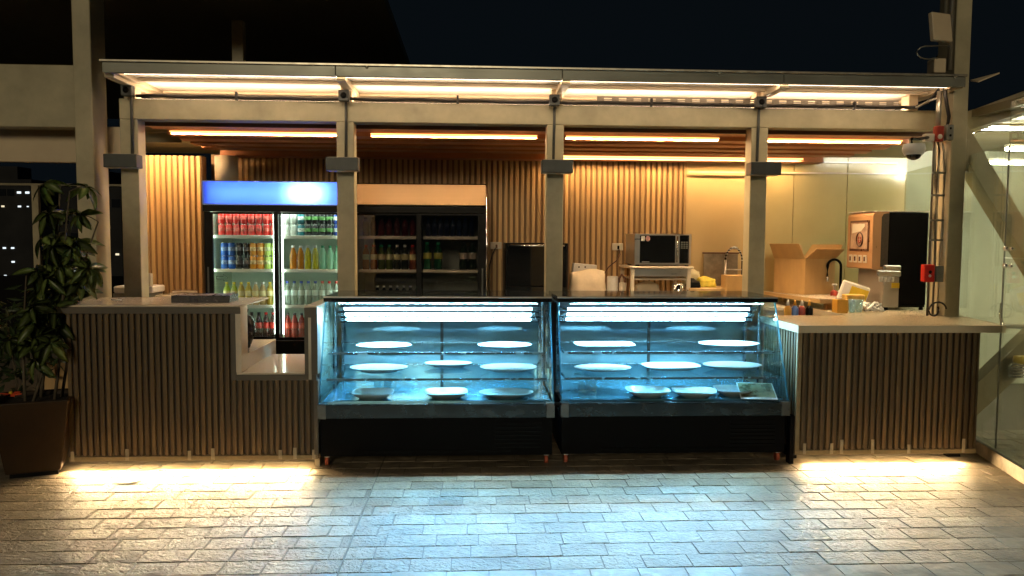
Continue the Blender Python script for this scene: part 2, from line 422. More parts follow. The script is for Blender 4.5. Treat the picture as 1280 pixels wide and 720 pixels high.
# ------------------------------------------------------------------ ground
def build_ground():
    mb = MB(); mb.box(-600, 600, -600, 900, -30.2, -30.0)
    tag(mb.build('city_ground', M['far_ground']), kind='structure')
    mb = MB(); mb.box(-8.0, 9.0, -9.0, 7.5, -0.6, -0.0062)
    pav = tag(mb.build('pavement', M['mortar']), kind='structure')
    variants = []
    for k in range(7):
        b = bmesh.new(); nx, ny = 5, 2
        hw, hd = 0.5, 0.5
        grid = {}
        for i in range(nx + 1):
            for j in range(ny + 1):
                edge = i in (0, nx) or j in (0, ny)
                x = -hw + i / nx; y = -hd + j / ny
                z = -0.0010 + random.uniform(-0.0022, 0.0006) if edge else random.uniform(-0.0008, 0.0012)
                if edge:
                    x *= 0.992 + random.uniform(-0.012, 0.006); y *= 0.97 + random.uniform(-0.035, 0.012)
                grid[i, j] = b.verts.new((x, y, z))
        for i in range(nx):
            for j in range(ny):
                f = b.faces.new((grid[i, j], grid[i + 1, j], grid[i + 1, j + 1], grid[i, j + 1])); f.smooth = True
        rim = [(i, 0) for i in range(nx + 1)] + [(nx, j) for j in range(1, ny + 1)] + [(i, ny) for i in range(nx - 1, -1, -1)] + [(0, j) for j in range(ny - 1, 0, -1)]
        low = {p: b.verts.new((grid[p].co.x * 1.012, grid[p].co.y * 1.012, -0.010)) for p in rim}
        for a, c in zip(rim, rim[1:] + rim[:1]):
            b.faces.new((grid[c], grid[a], low[a], low[c]))
        rv = {grid[p] for p in rim}
        for e in b.edges:
            if e.verts[0] in rv and e.verts[1] in rv: e.smooth = False
        bmesh.ops.recalc_face_normals(b, faces=b.faces[:])
        me = bpy.data.meshes.new('paving_stone'); b.to_mesh(me); b.free(); me.materials.append(M['stone']); variants.append(me)
    cells = []
    pitch = 0.153
    y = -2.75; row = 0
    while y < 0.9:
        x = -4.3 + (0.118 if row % 2 else 0.0) + random.uniform(-0.02, 0.02)
        while x < 4.6:
            w = random.choice((0.205, 0.225, 0.235, 0.245, 0.265))
            x1 = x + w
            if x < -0.64 < x1:                       # expansion joint running away from the viewer
                if -0.64 - x > 0.012: cells.append((x, -0.643, y, row))
                if x1 + 0.637 > 0.012: cells.append((-0.637, x1, y, row))
            else:
                cells.append((x, x1, y, row))
            x = x1
        y += pitch; row += 1
    def seen(c):
        cx, cyy = (c[0] + c[1]) / 2, c[2] + pitch / 2
        d = cyy + 5.28
        return d > 3.58 and abs(cx - 0.052 * d) < 0.675 * d + 0.1 and cyy < 0.0 and cx < 3.85
    vis = sorted([c for c in cells if seen(c)], key=lambda c: c[2])
    near = set(vis[:300])
    rest = bmesh.new()
    for c in cells:
        w, d = c[1] - c[0] - 0.004, pitch - 0.002
        loc = ((c[0] + c[1]) / 2, c[2] + pitch / 2, random.uniform(-0.0014, 0.0014))
        rot = (random.uniform(-0.008, 0.008), random.uniform(-0.007, 0.007), random.uniform(-0.006, 0.006))
        me = random.choice(variants)
        if c in near:
            piece('paving_stone', me, loc, pav, (w, d, 1), rot)
        else:
            t = bmesh.new(); t.from_mesh(me)
            t.transform(Matrix.Translation(loc) @ Euler(rot).to_matrix().to_4x4() @ Matrix.Diagonal((w, d, 1, 1)))
            tmp = bpy.data.meshes.new('tmp'); t.to_mesh(tmp); t.free(); rest.from_mesh(tmp); bpy.data.meshes.remove(tmp)
    me = bpy.data.meshes.new('paving_stones'); rest.to_mesh(me); rest.free(); me.materials.append(M['stone'])
    o = bpy.data.objects.new('paving_stones', me); COL.objects.link(o); o.parent = pav; o['kind'] = 'stuff'
    for (x, yy, lab) in ((-2.254, 0.09, 'small round floor drain under the left counter'), (-2.262, -0.228, 'small round floor drain just in front of the left counter')):
        t = thing('floor_drain', lab, 'drain', (x, yy, 0.0025), group='floor drains')
        mb = MB(); mb.lathe([(0.075, 0), (0.075, 0.0015), (0.066, 0.002)], n=24); mb.build('rim', M['gray_box'], t, local=True)
        mb = MB(); mb.lathe([(0.057, 0.0), (0.055, 0.0025)], n=20); mb.build('cover', M['stone'], t, local=True)
build_ground()

# ------------------------------------------------------------------ canopy frame
POSTS = (-2.695, -1.014, 0.668, 2.350)
def build_canopy():
    t = thing('canopy', 'olive steel canopy frame with lit sheet roof over the food stall', 'canopy', (0.5, 0.96, 0))
    for i, x in enumerate(POSTS):
        mb = MB(); mb.box(x - 0.069, x + 0.069, 0.90, 1.038, 0.0, 2.531, 0.004); mb.build('post', M['olive'], t)
        mb = MB(); mb.box(x - 0.034, x + 0.052, 0.905, 1.02, 2.6925, 2.815, 0.003); mb.build('post_stub', M['cream_paint'], t)
        mb = MB(); mb.box(x, x + 0.07, 0.52, 1.64, 2.773, 2.817, 0.003); mb.build('rafter', M['cream_paint'], t)
    mb = MB(); mb.box(3.60, 3.68, 0.905, 1.02, 2.6925, 2.815, 0.003); mb.build('post_stub', M['cream_paint'], t)
    mb = MB(); mb.box(-2.765, 3.85, 0.898, 1.040, 2.5315, 2.690, 0.004); mb.build('cross_beam', M['olive'], t)
    mb = MB(); mb.box(-2.58, 3.70, 0.515, 1.70, 2.826, 2.856); mb.build('roof_sheet', M['roof_poly'], t)
    for a, b in ((-2.685, -1.012), (-1.009, 0.668), (0.671, 2.36), (2.363, 3.79)):
        mb = MB(); mb.box(a, b, 0.468, 0.512, 2.798, 2.873, 0.003); mb.build('fascia', M['fascia'], t)
    for x in (-0.78, 1.86, 3.70):
        mb = MB(); mb.ball((x, 0.466, 2.868), 0.012, 1, 0.6, 1, 8, 6); mb.build('bolt', M['conduit'], t)
    mb = MB(); mb.box(-2.70, 3.795, 0.455, 0.70, 2.8745, 2.892, 0.003); mb.build('roof_flashing', M['conduit'], t)
    for y in (0.78, 1.26):
        mb = MB(); mb.box(-2.57, 3.69, y, y + 0.05, 2.803, 2.8245, 0.003); mb.build('purlin', M['cream_paint'], t)
    for x in (-2.685, 3.702):
        mb = MB(); mb.box(x, x + 0.10, 0.513, 1.72, 2.798, 2.866, 0.003); mb.build('side_rail', M['cream_paint'], t)
    mb = MB(); mb.box(-2.65, 3.60, 1.046, 1.066, 2.695, 2.711); mb.build('led_strip', M['led_roof'], t)
    mb = MB(); mb.box(-2.65, 3.60, 1.0425, 1.070, 2.682, 2.6945); mb.build('led_channel', M['gray_box'], t)
    for a, b in zip((-2.62,) + tuple(x + 0.06 for x in POSTS[1:]), tuple(x - 0.045 for x in POSTS[1:]) + (3.59,)):
        mb = MB(); mb.box(a, b, 0.955, 0.985, 2.6915, 2.6995); mb.build('led_strip', M['led_roof'], t)
    mb = MB(); mb.box(-2.56, 3.68, 0.516, 0.532, 2.802, 2.814); mb.build('led_strip', M['led_roof'], t)  # added strip, not a known fixture; evens the light on the roof underside
    # perforated cable tray along the right half
    tr = thing('cable_tray', 'perforated metal cable tray along the top of the beam', 'cable tray', (2.2, 0.89, 2.70))
    mb = MB()
    mb.box(1.0, 3.50, 0.884, 0.890, 2.714, 2.726); mb.box(1.0, 3.50, 0.884, 0.890, 2.733, 2.741); mb.box(1.0, 3.50, 0.884, 0.890, 2.750, 2.762)
    x = 1.0
    while x < 3.47:
        mb.box(x, x + 0.058, 0.8845, 0.8895, 2.7262, 2.7498); x += 0.12
    mb.build('side_plate', M['tray_metal'], tr)
    mb = MB(); mb.box(1.0, 3.50, 0.891, 0.912, 2.714, 2.719); mb.build('base_plate', M['conduit'], tr)
    c = thing('power_cable', 'black power cable running along the top of the canopy beam', 'cable', (0.5, 0.87, 2.7))
    mb = MB(); pts = []
    for i in range(60):
        x = lerp(-2.62, 3.56, i / 59); pts.append((x, 0.868, 2.706 + 0.004 * math.sin(i * 1.3) + 0.003 * math.sin(i * 0.37)))
    mb.tube(pts, 0.0125, 8); mb.build('sheath', M['cable'], c)
    for x in (-1.85, -0.12, 1.44, 3.12):
        mb = MB(); mb.box(x - 0.009, x + 0.009, 0.850, 0.884, 2.684, 2.746, 0.002); mb.build('clip', M['cable'], c)
M['tray_metal'] = mat('tray_metal', (0.20, 0.17, 0.13), 0.4, metal=0.4, var=0.15, scale=14)
build_canopy()

def build_lamps():
    where = ('leftmost post', 'post in front of the coolers', 'middle canopy post', 'rightmost post')
    first = None
    for i, x in enumerate((-2.715, -1.022, 0.675, 2.363)):
        lab = f'dark grey box wall lamp on the {where[i]}'
        if first is None:
            t = thing('wall_lamp', lab, 'lamp', (x, 0.84, 2.195), group='box lamps on the canopy posts'); first = t
            mb = MB(); mb.box(-0.125, 0.125, -0.065, 0.05, -0.051, 0.051, 0.004); mb.build('housing', M['dark_steel'], t, local=True)
            mb = MB(); mb.box(-0.035, 0.035, 0.0505, 0.0595, -0.035, 0.035); mb.build('bracket', M['gray_box'], t, local=True)
            for s in (-1, 1):
                mb = MB(); mb.box(-0.112, 0.112, -0.055, 0.042, 0.0525 * s - 0.0012, 0.0525 * s + 0.0012); mb.build('lens', M['cream_plastic'], t, local=True)
        else:
            t = copy_tree(first); t.location = (x, 0.84, 2.195 - 0.006 * (i > 0)); t['label'] = lab
    first = None
    for i, (x, z) in enumerate(((-2.666, 2.738), (-1.008, 2.722), (0.649, 2.712), (2.322, 2.722))):
        lab = f'black junction box with cable drop atop the {where[i]}'
        if first is None:
            t = thing('junction_box', lab, 'junction box', (x, 0.835, z), group='junction boxes on the canopy posts'); first = t
            mb = MB(); mb.box(-0.041, 0.041, -0.035, 0.030, -0.042, 0.044, 0.004); mb.build('housing', M['dark_steel'], t, local=True)
            mb = MB(); mb.lathe([(0.024, 0), (0.024, 0.004), (0.009, 0.006)], n=14)
            for v in mb.bm.verts: v.co = Vector((v.co.x, -0.0355 - v.co.z, v.co.y))
            mb.build('cover', M['black'], t, local=True)
            mb = MB(); mb.tube([(0.006, 0.038, -0.041), (0.006, 0.044, -0.2), (0.002, 0.046, -0.485)], 0.0115, 8); mb.build('drop_cable', M['dark_steel'], t, local=True)
        else:
            t = copy_tree(first); t.location = (x, 0.835, z); t['label'] = lab
build_lamps()

# ------------------------------------------------------------------ columns and neighbouring steel
def build_columns():
    t = thing('steel_column', 'tall olive steel column standing behind the left counter', 'column', (-3.0, 0.95, 0))
    mb = MB(); mb.box(-3.082, -2.945, 0.85, 1.09, 0, 6.0, 0.005); mb.build('shaft', M['olive'], t)
    mb = MB(); mb.box(-6.5, -3.083, 0.90, 1.05, 2.46, 2.94, 0.005)
    mb.build('side_beam', M['olive'], t)
    mb = MB(); mb.box(-6.5, -2.75, 1.12, 1.20, 2.21, 2.50, 0.004)
    solo('fascia_board', mb, M['cream_paint'], 'cream lit fascia board running behind the left column', 'board', loc=(-4.5, 1.0, 2.24))
    mb = MB(); mb.box(-9.0, -0.8, 1.2, 9.0, 3.75, 3.85)
    solo('terrace_roof', mb, M['terrace_ceiling'], 'dark flat terrace roof above and behind the left column', 'roof', loc=(-5, 5, 3.75))
    mb = MB(); mb.prism([(-6.5, 1.3, 3.35), (-3.55, 1.3, 2.98), (-6.5, 1.3, 2.98)], (0, 0.1, 0))
    solo('gusset_plate', mb, M['olive'], 'dark triangular plate on top of the left side beam', 'plate', loc=(-5, 1.1, 2.7))
    mb = MB(); mb.box(-2.38, -2.27, 2.5, 2.6, 2.55, 5.2, 0.004)
    solo('upper_post', mb, M['olive'], 'slim olive post rising behind the canopy roof', 'post', loc=(-2.32, 2.55, 2.55))
    # right column
    t = thing('steel_column', 'tall beige steel column standing on the right counter', 'column', (3.86, 0.7, 0))
    mb = MB(); mb.box(3.80, 3.925, 0.63, 0.86, 0, 6.0, 0.005); mb.build('shaft', M['olive'], t)
    mb = MB(); mb.box(3.926, 3.955, 0.64, 0.70, 2.17, 2.42, 0.003); mb.build('brace_plate', M['olive'], t)
    # braces
    def bar(name, a, b, w, h, label):
        a, b = Vector(a), Vector(b); d = (b - a).normalized(); side = d.cross(Vector((0, -1, 0))).normalized(); dep = d.cross(side).normalized()
        mb = MB(); mb.prism([a + side * w / 2 + dep * h / 2, a - side * w / 2 + dep * h / 2, a - side * w / 2 - dep * h / 2, a + side * w / 2 - dep * h / 2], b - a)
        t = thing(name, label, 'brace', a)
        mb.build('box_tube', M['olive'], t)
        return t, side, d
    bar('diagonal_brace', (3.88, 0.74, 2.50), (4.75, 0.74, 1.22), 0.15, 0.16, 'upper olive diagonal brace leaning off the right column')
    t, s, d = bar('diagonal_brace', (3.80, 0.46, 0.24), (4.62, 0.30, 1.16), 0.19, 0.12, 'lower olive diagonal brace passing behind the right counter')
    c = thing('brace_clamp', 'yellow capped chrome coil clamp on the lower diagonal brace', 'clamp', (4.10, 0.22, 0.70))
    mb = MB(); mb.lathe([(0.05, 0.0), (0.055, 0.02), (0.05, 0.05), (0.02, 0.058)], (4.12, 0.18, 0.70), 14); mb.build('cap', M['yellow'], c)
    for k in range(4):
        mb = MB(); pts = [(4.12 + 0.075 * math.cos(a), 0.18 + 0.075 * math.sin(a), 0.685 - 0.022 * k + 0.02 * math.cos(a)) for a in [2 * math.pi * q / 14 for q in range(15)]]
        mb.tube(pts, 0.009, 6); mb.build('coil', M['chrome'], c)
build_columns()

# conduits, boxes, camera on the right column
def build_right_services():
    t = thing('conduit_bundle', 'bundle of steel conduits running down the left side of the right column', 'conduit', (3.75, 0.72, 1.0))
    for k, (x, y, m) in enumerate(((3.700, 0.70, 'conduit_dark'), (3.722, 0.72, 'conduit'), (3.745, 0.70, 'conduit_dark'), (3.765, 0.73, 'conduit'), (3.785, 0.70, 'conduit'))):
        j = 0.012 * math.sin(k * 2.1)
        mb = MB(); mb.tube([(x, y, 1.0), (x, y, 1.5), (x + j, y, 1.75), (x + j, y, 2.1), (x, y, 2.34), (x - 0.01 * k, y, 2.45)], 0.0085, 8)
        mb.build('pipe', M[m], t)
    for z in (1.62, 1.78, 1.98, 2.16):
        mb = MB(); mb.box(3.688, 3.798, 0.684, 0.69, z - 0.008, z + 0.008); mb.build('strap', M['gray_box'], t)
    mb = MB(); mb.tube([(3.70, 0.66, 2.50), (3.705, 0.66, 2.80)], 0.02, 8); mb.build('riser', M['conduit'], t)
    mb = MB(); mb.tube([(3.54, 0.865, 2.706), (3.62, 0.84, 2.705), (3.68, 0.78, 2.735), (3.70, 0.70, 2.79), (3.705, 0.66, 2.82)], 0.014, 8); mb.build('flex_hose', M['cable'], t)
    mb = MB(); mb.tube([(3.76, 0.64, 2.50), (3.77, 0.63, 2.60), (3.74, 0.62, 2.70), (3.70, 0.6, 2.84)], 0.014, 8); mb.build('flex_hose', M['cable'], t)
    mb = MB(); mb.tube([(3.58, 0.88, 2.70), (3.63, 0.82, 2.705), (3.67, 0.74, 2.74), (3.70, 0.68, 2.75)], 0.009, 8); mb.build('flex_hose', M['conduit'], t)
    def boxy(name, x0, x1, y0, y1, z0, z1, m, label, cat, knobs=()):
        t = thing(name, label, cat, ((x0 + x1) / 2, (y0 + y1) / 2, z0))
        mb = MB(); mb.box(x0, x1, y0, y1, z0, z1, 0.005); mb.build('housing', m, t)
        for (kx, kz, r, km) in knobs:
            mb = MB(); mb.ball((kx, y0 - 0.001, kz), r, 1, 0.5, 1, 10, 6); mb.build('knob', km, t)
        return t
    boxy('fire_alarm_box', 3.605, 3.690, 0.60, 0.66, 1.285, 1.425, M['red_plastic'], 'bright red call point box beside the coffee machine', 'alarm box', ((3.65, 1.365, 0.014, M['black']), (3.648, 1.335, 0.012, M['white'])))
    boxy('switch_box', 3.700, 3.765, 0.60, 0.66, 1.285, 1.415, M['gray_box'], 'grey switch box beside the red call point', 'switch box')
    boxy('alarm_bell_box', 3.655, 3.718, 0.60, 0.65, 2.40, 2.52, M['red_faded'], 'dull red box high on the conduits of the right column', 'alarm box', ((3.685, 2.435, 0.02, M['cream_plastic']),))
    boxy('outlet_box', 3.735, 3.792, 0.59, 0.65, 2.41, 2.53, M['gray_box'], 'grey two hole outlet box high on the right column', 'outlet box', ((3.763, 2.50, 0.010, M['black']), (3.763, 2.445, 0.010, M['black'])))
    boxy('cable_gland', 3.575, 3.650, 0.61, 0.66, 2.40, 2.46, M['cream_plastic'], 'small cream connector left of the dull red box', 'connector')
    # equipment above the roof
    t = thing('antenna_panel', 'tilted beige antenna panel on the right column above the roof', 'antenna', (3.62, 0.5, 3.1))
    mb = MB(); mb.box(-0.085, 0.105, -0.02, 0.02, -0.10, 0.12, 0.006, rot=(R(-8), 0, R(16))); o = mb.build('panel', M['cream_paint'], t, local=True)
    mb = MB(); mb.tube([(0.02, 0.03, 0.0), (0.18, 0.18, 0.05)], 0.02, 8); mb.build('bracket', M['olive'], t, local=True)
    t.location = (3.58, 0.5, 3.24); ORIGIN[t.name] = Vector((3.58, 0.5, 3.24))
    mb = MB(); mb.box(3.555, 3.65, 0.5, 0.6, 2.91, 3.02, 0.006)
    t = thing('weatherproof_box', 'small beige box under the antenna with a looped wire', 'junction box', (3.6, 0.55, 2.91))
    mb.build('housing', M['cream_paint'], t)
    mb = MB(); mb.tube([(3.58, 0.5, 3.02)] + [(3.50 + 0.09 * math.cos(a), 0.5, 3.06 + 0.05 * math.sin(a)) for a in [R(-60 - 24 * k) for k in range(10)]] + [(3.70, 0.55, 3.13)], 0.005, 6); mb.build('wire', M['conduit'], t)
    mb = MB(); mb.tube([(3.74, 0.6, 2.95), (3.74, 0.6, 6.0)], 0.02, 8); mb.tube([(3.69, 0.6, 3.3), (3.69, 0.6, 6.0)], 0.014, 8)
    solo('riser_pipe', mb, M['conduit'], 'pair of pale pipes climbing the right column above the roof', 'pipe', loc=(3.72, 0.6, 2.95))
    # dome camera
    t = thing('security_camera', 'white dome security camera hanging by the right column', 'security camera', (3.37, 0.42, 2.31))
    c = (3.37, 0.42, 2.31)
    mb = MB(); mb.lathe([(0.02, 0.045), (0.075, 0.04), (0.083, 0.0), (0.072, -0.032), (0.055, -0.036)], c, 20); mb.build('housing', M['white'], t)
    mb = MB(); mb.ball((3.37, 0.42, 2.276), 0.056, 1, 1, 0.85, 16, 10); mb.build('dome', M['black_gloss'], t)
    mb = MB(); mb.tube([(3.37 + 0.062 * math.cos(a), 0.42 + 0.062 * math.sin(a), 2.273) for a in [2 * math.pi * q / 20 for q in range(21)]], 0.006, 6); mb.build('ring', M['white'], t)
    mb = MB(); mb.tube([(3.35, 0.42, 2.35), (3.35, 0.42, 2.39), (3.45, 0.5, 2.40), (3.60, 0.62, 2.43)], 0.012, 8); mb.build('arm', M['black'], t)
build_right_services()

# ------------------------------------------------------------------ slat counters
def slat_row(parent, x0, x1, y, z0, z1, n, name='slat', m='dark_slat', w=0.62, dep=0.018):
    """n equal upright slats between x0 and x1, front at y"""
    p = (x1 - x0) / n
    mb = MB(); mb.box(-p * w / 2, p * w / 2, 0, dep, 0, 1, 0.0)
    bm = mb.bm
    es = [e for e in bm.edges if abs(e.verts[0].co.z - e.verts[1].co.z) > 0.5 and e.verts[0].co.y < 0.001]
    bmesh.ops.bevel(bm, geom=es, offset=0.003, segments=1, affect='EDGES', profile=0.5)
    # real height in the mesh so the grain is not stretched
    for v in bm.verts: v.co.z *= (z1 - z0)
    me = mesh_of(mb, name, M[m])
    for i in range(n):
        piece(name, me, (x0 + p * (i + 0.5), y + random.uniform(-0.0006, 0.0006), z0), parent)

def led_rope(parent, x0, x1, y, z, m='led_floor', r=0.012):
    mb = MB(); mb.tube([(x0, y, z), (x1, y, z)], r, 10); return mb.build('led_strip', M[m], parent)

def build_left_counter():
    t = thing('bar_counter', 'left slatted bar counter with a low service notch and light below', 'counter', (-1.92, 0.3, 0))
    # carcass
    mb = MB(); mb.box(-2.765, -1.645, 0.03, 0.10, 0.10, 1.083); mb.build('front_panel', M['slat_back'], t)
    mb = MB(); mb.box(-1.643, -1.075, 0.03, 0.10, 0.10, 0.622); mb.build('front_panel', M['slat_back'], t)
    mb = MB(); mb.box(-2.765, -2.72, 0.102, 0.75, 0.10, 1.083, 0.002); mb.build('end_panel', M['trim'], t)
    mb = MB(); mb.box(-1.115, -1.072, 0.102, 0.60, 0.05, 1.13, 0.002); mb.build('end_panel', M['quartz2'], t)
    p = (2.77 - 1.075) / 40
    slat_row(t, -2.765, -2.765 + p * 26, 0.010, 0.098, 1.083, 26)
    slat_row(t, -2.765 + p * 26, -1.075 - p, 0.010, 0.098, 0.622, 13)
    mb = MB(); mb.box(-2.768, -1.071, 0.002, 0.0295, 0.066, 0.0975, 0.002); mb.build('bottom_rail', M['rail'], t)
    # trim frame round the top and the notch
    mb = MB(); mb.box(-2.775, -1.586, -0.006, 0.0295, 1.085, 1.131, 0.002); mb.build('trim', M['trim'], t)
    mb = MB(); mb.box(-1.655, -1.622, -0.005, 0.0285, 0.626, 1.0845, 0.002); mb.build('trim', M['trim'], t)
    mb = MB(); mb.box(-1.6215, -1.075, -0.006, 0.0295, 0.624, 0.664, 0.002); mb.build('trim', M['trim'], t)
    mb = MB(); mb.box(-1.155, -1.066, -0.005, 0.1015, 0.6645, 1.128, 0.002); mb.build('trim', M['trim'], t)
    mb = MB(); mb.box(-1.066 - 0.03, -1.066, -0.0045, 0.1, 0.10, 0.6235, 0.002); mb.build('trim', M['trim'], t)
    mb = MB(); mb.box(-1.128, -1.108, -0.009, -0.0055, 0.63, 1.06, 0.001); mb.build('metal_strip', M['conduit'], t)
    # tops
    mb = MB(); mb.box(-2.842, -1.585, -0.006, 0.72, 1.1315, 1.1435, 0.003); mb.build('top_slab', M['quartz'], t)
    mb = MB(); mb.box(-2.842, -2.776, -0.004, 0.72, 1.088, 1.131, 0.003); mb.build('slab_edge', M['quartz2'], t)
    mb = MB(); mb.box(-1.155, -1.066, -0.006, 0.62, 1.1285, 1.1405, 0.003); mb.build('top_slab', M['quartz'], t)
    mb = MB(); mb.box(-1.6225, -1.585, -0.004, 0.155, 0.6785, 1.131, 0.002); mb.build('notch_lining', M['quartz'], t)
    mb = MB(); mb.box(-1.62, -1.158, -0.003, 0.86, 0.6645, 0.678, 0.002); mb.build('low_slab', M['quartz'], t)
    mb = MB(); mb.box(-2.3, -1.6, 0.16, 0.98, 0.60, 0.782, 0.004); mb.build('inner_shelf', M['quartz'], t)
    mb = MB(); mb.box(-2.70, -1.12, 0.42, 0.46, 0.0, 0.60); mb.build('plinth', M['slat_back'], t)
    mb = MB(); mb.box(-2.70, -2.66, 0.30, 0.40, 0.0, 0.1); mb.build('foot', M['black'], t)
    mb = MB(); mb.box(-1.105, -1.07, 0.05, 0.40, 0.0, 0.0975); mb.build('foot', M['quartz2'], t)
    for x in (-2.735, -2.37, -1.95, -1.79, -1.33, -1.23, -1.10):
        mb = MB(); mb.box(x - 0.012, x + 0.012, -0.002, 0.0015, 0.07, random.choice((0.135, 0.15, 0.18)), 0.001); mb.build('clip', M['tape'], t)
    led_rope(t, -2.755, -1.14, 0.043, 0.0625, r=0.004)
    strip_lamp('led_strip_light', t, (-1.94, 0.034, 0.0605), 1.60, 0.006, 25, (1.0, 0.69, 0.35), R(14), R(150))
build_left_counter()

def build_right_counter():
    t = thing('bar_counter', 'right slatted bar counter with a beige stone top and light below', 'counter', (3.0, 0.3, 0))
    mb = MB(); mb.box(2.345, 3.66, 0.03, 0.10, 0.10, 0.951); mb.build('front_panel', M['slat_back'], t)
    mb = MB(); mb.box(2.345, 2.385, 0.102, 0.68, 0.10, 0.951); mb.build('end_panel', M['slat_back'], t)
    mb = MB(); mb.box(3.625, 3.66, 0.102, 0.68, 0.10, 0.951); mb.build('end_panel', M['slat_back'], t)
    slat_row(t, 2.36, 3.665, 0.010, 0.098, 0.951, 28)
    # left end slats (turned to face the display case)
    mb = MB(); mb.box(0, 0.018, -0.012, 0.012, 0, 0.853); me = mesh_of(mb, 'slat', M['dark_slat'])
    for i in range(13): piece('slat', me, (2.326, 0.06 + i * 0.047, 0.098), t)
    mb = MB(); mb.box(3.662, 3.68, 0.012, 0.68, 0.098, 0.951, 0.002); mb.build('end_cladding', M['dark_slat'], t)
    mb = MB(); mb.box(2.325, 2.358, 0.003, 0.0295, 0.098, 0.951, 0.002); mb.build('corner_post', M['rail'], t)
    mb = MB(); mb.box(2.325, 3.68, 0.002, 0.0295, 0.066, 0.0975, 0.002); mb.build('bottom_rail', M['rail'], t)
    mb = MB()
    mb.prism([(2.315, -0.02, 0.953), (3.845, -0.02, 0.953), (3.98, 0.62, 0.953), (3.795, 0.62, 0.953), (3.795, 0.72, 0.953), (2.315, 0.72, 0.953)], (0, 0, 0.053))
    mb.build('top_slab', M['quartz2'], t)
    mb = MB(); mb.box(3.06, 4.03, 0.73, 2.24, 0.955, 1.004, 0.003); mb.build('return_slab', M['quartz2'], t)
    mb = MB(); mb.box(3.10, 4.0, 0.78, 2.24, 0.0, 0.953); mb.build('return_carcass', M['cream_plastic'], t)
    mb = MB(); mb.box(3.56, 3.655, 0.14, 0.2, 0.0, 0.0975); mb.build('foot', M['black_matte'], t)
    mb = MB(); mb.box(2.36, 2.40, 0.14, 0.6, 0.0, 0.0975); mb.build('foot', M['black_matte'], t)
    mb = MB(); mb.box(2.45, 3.6, 0.42, 0.46, 0.0, 0.6); mb.build('plinth', M['slat_back'], t)
    for x in (2.395, 2.595, 2.67, 2.90, 3.17, 3.58):
        mb = MB(); mb.box(x - 0.012, x + 0.012, -0.002, 0.0015, 0.07, random.choice((0.135, 0.15, 0.175)), 0.001); mb.build('clip', M['tape'], t)
    led_rope(t, 2.42, 3.56, 0.043, 0.0625, r=0.004)
    strip_lamp('led_strip_light', t, (2.99, 0.034, 0.0605), 1.18, 0.006, 18, (1.0, 0.69, 0.35), R(14), R(150))
build_right_counter()

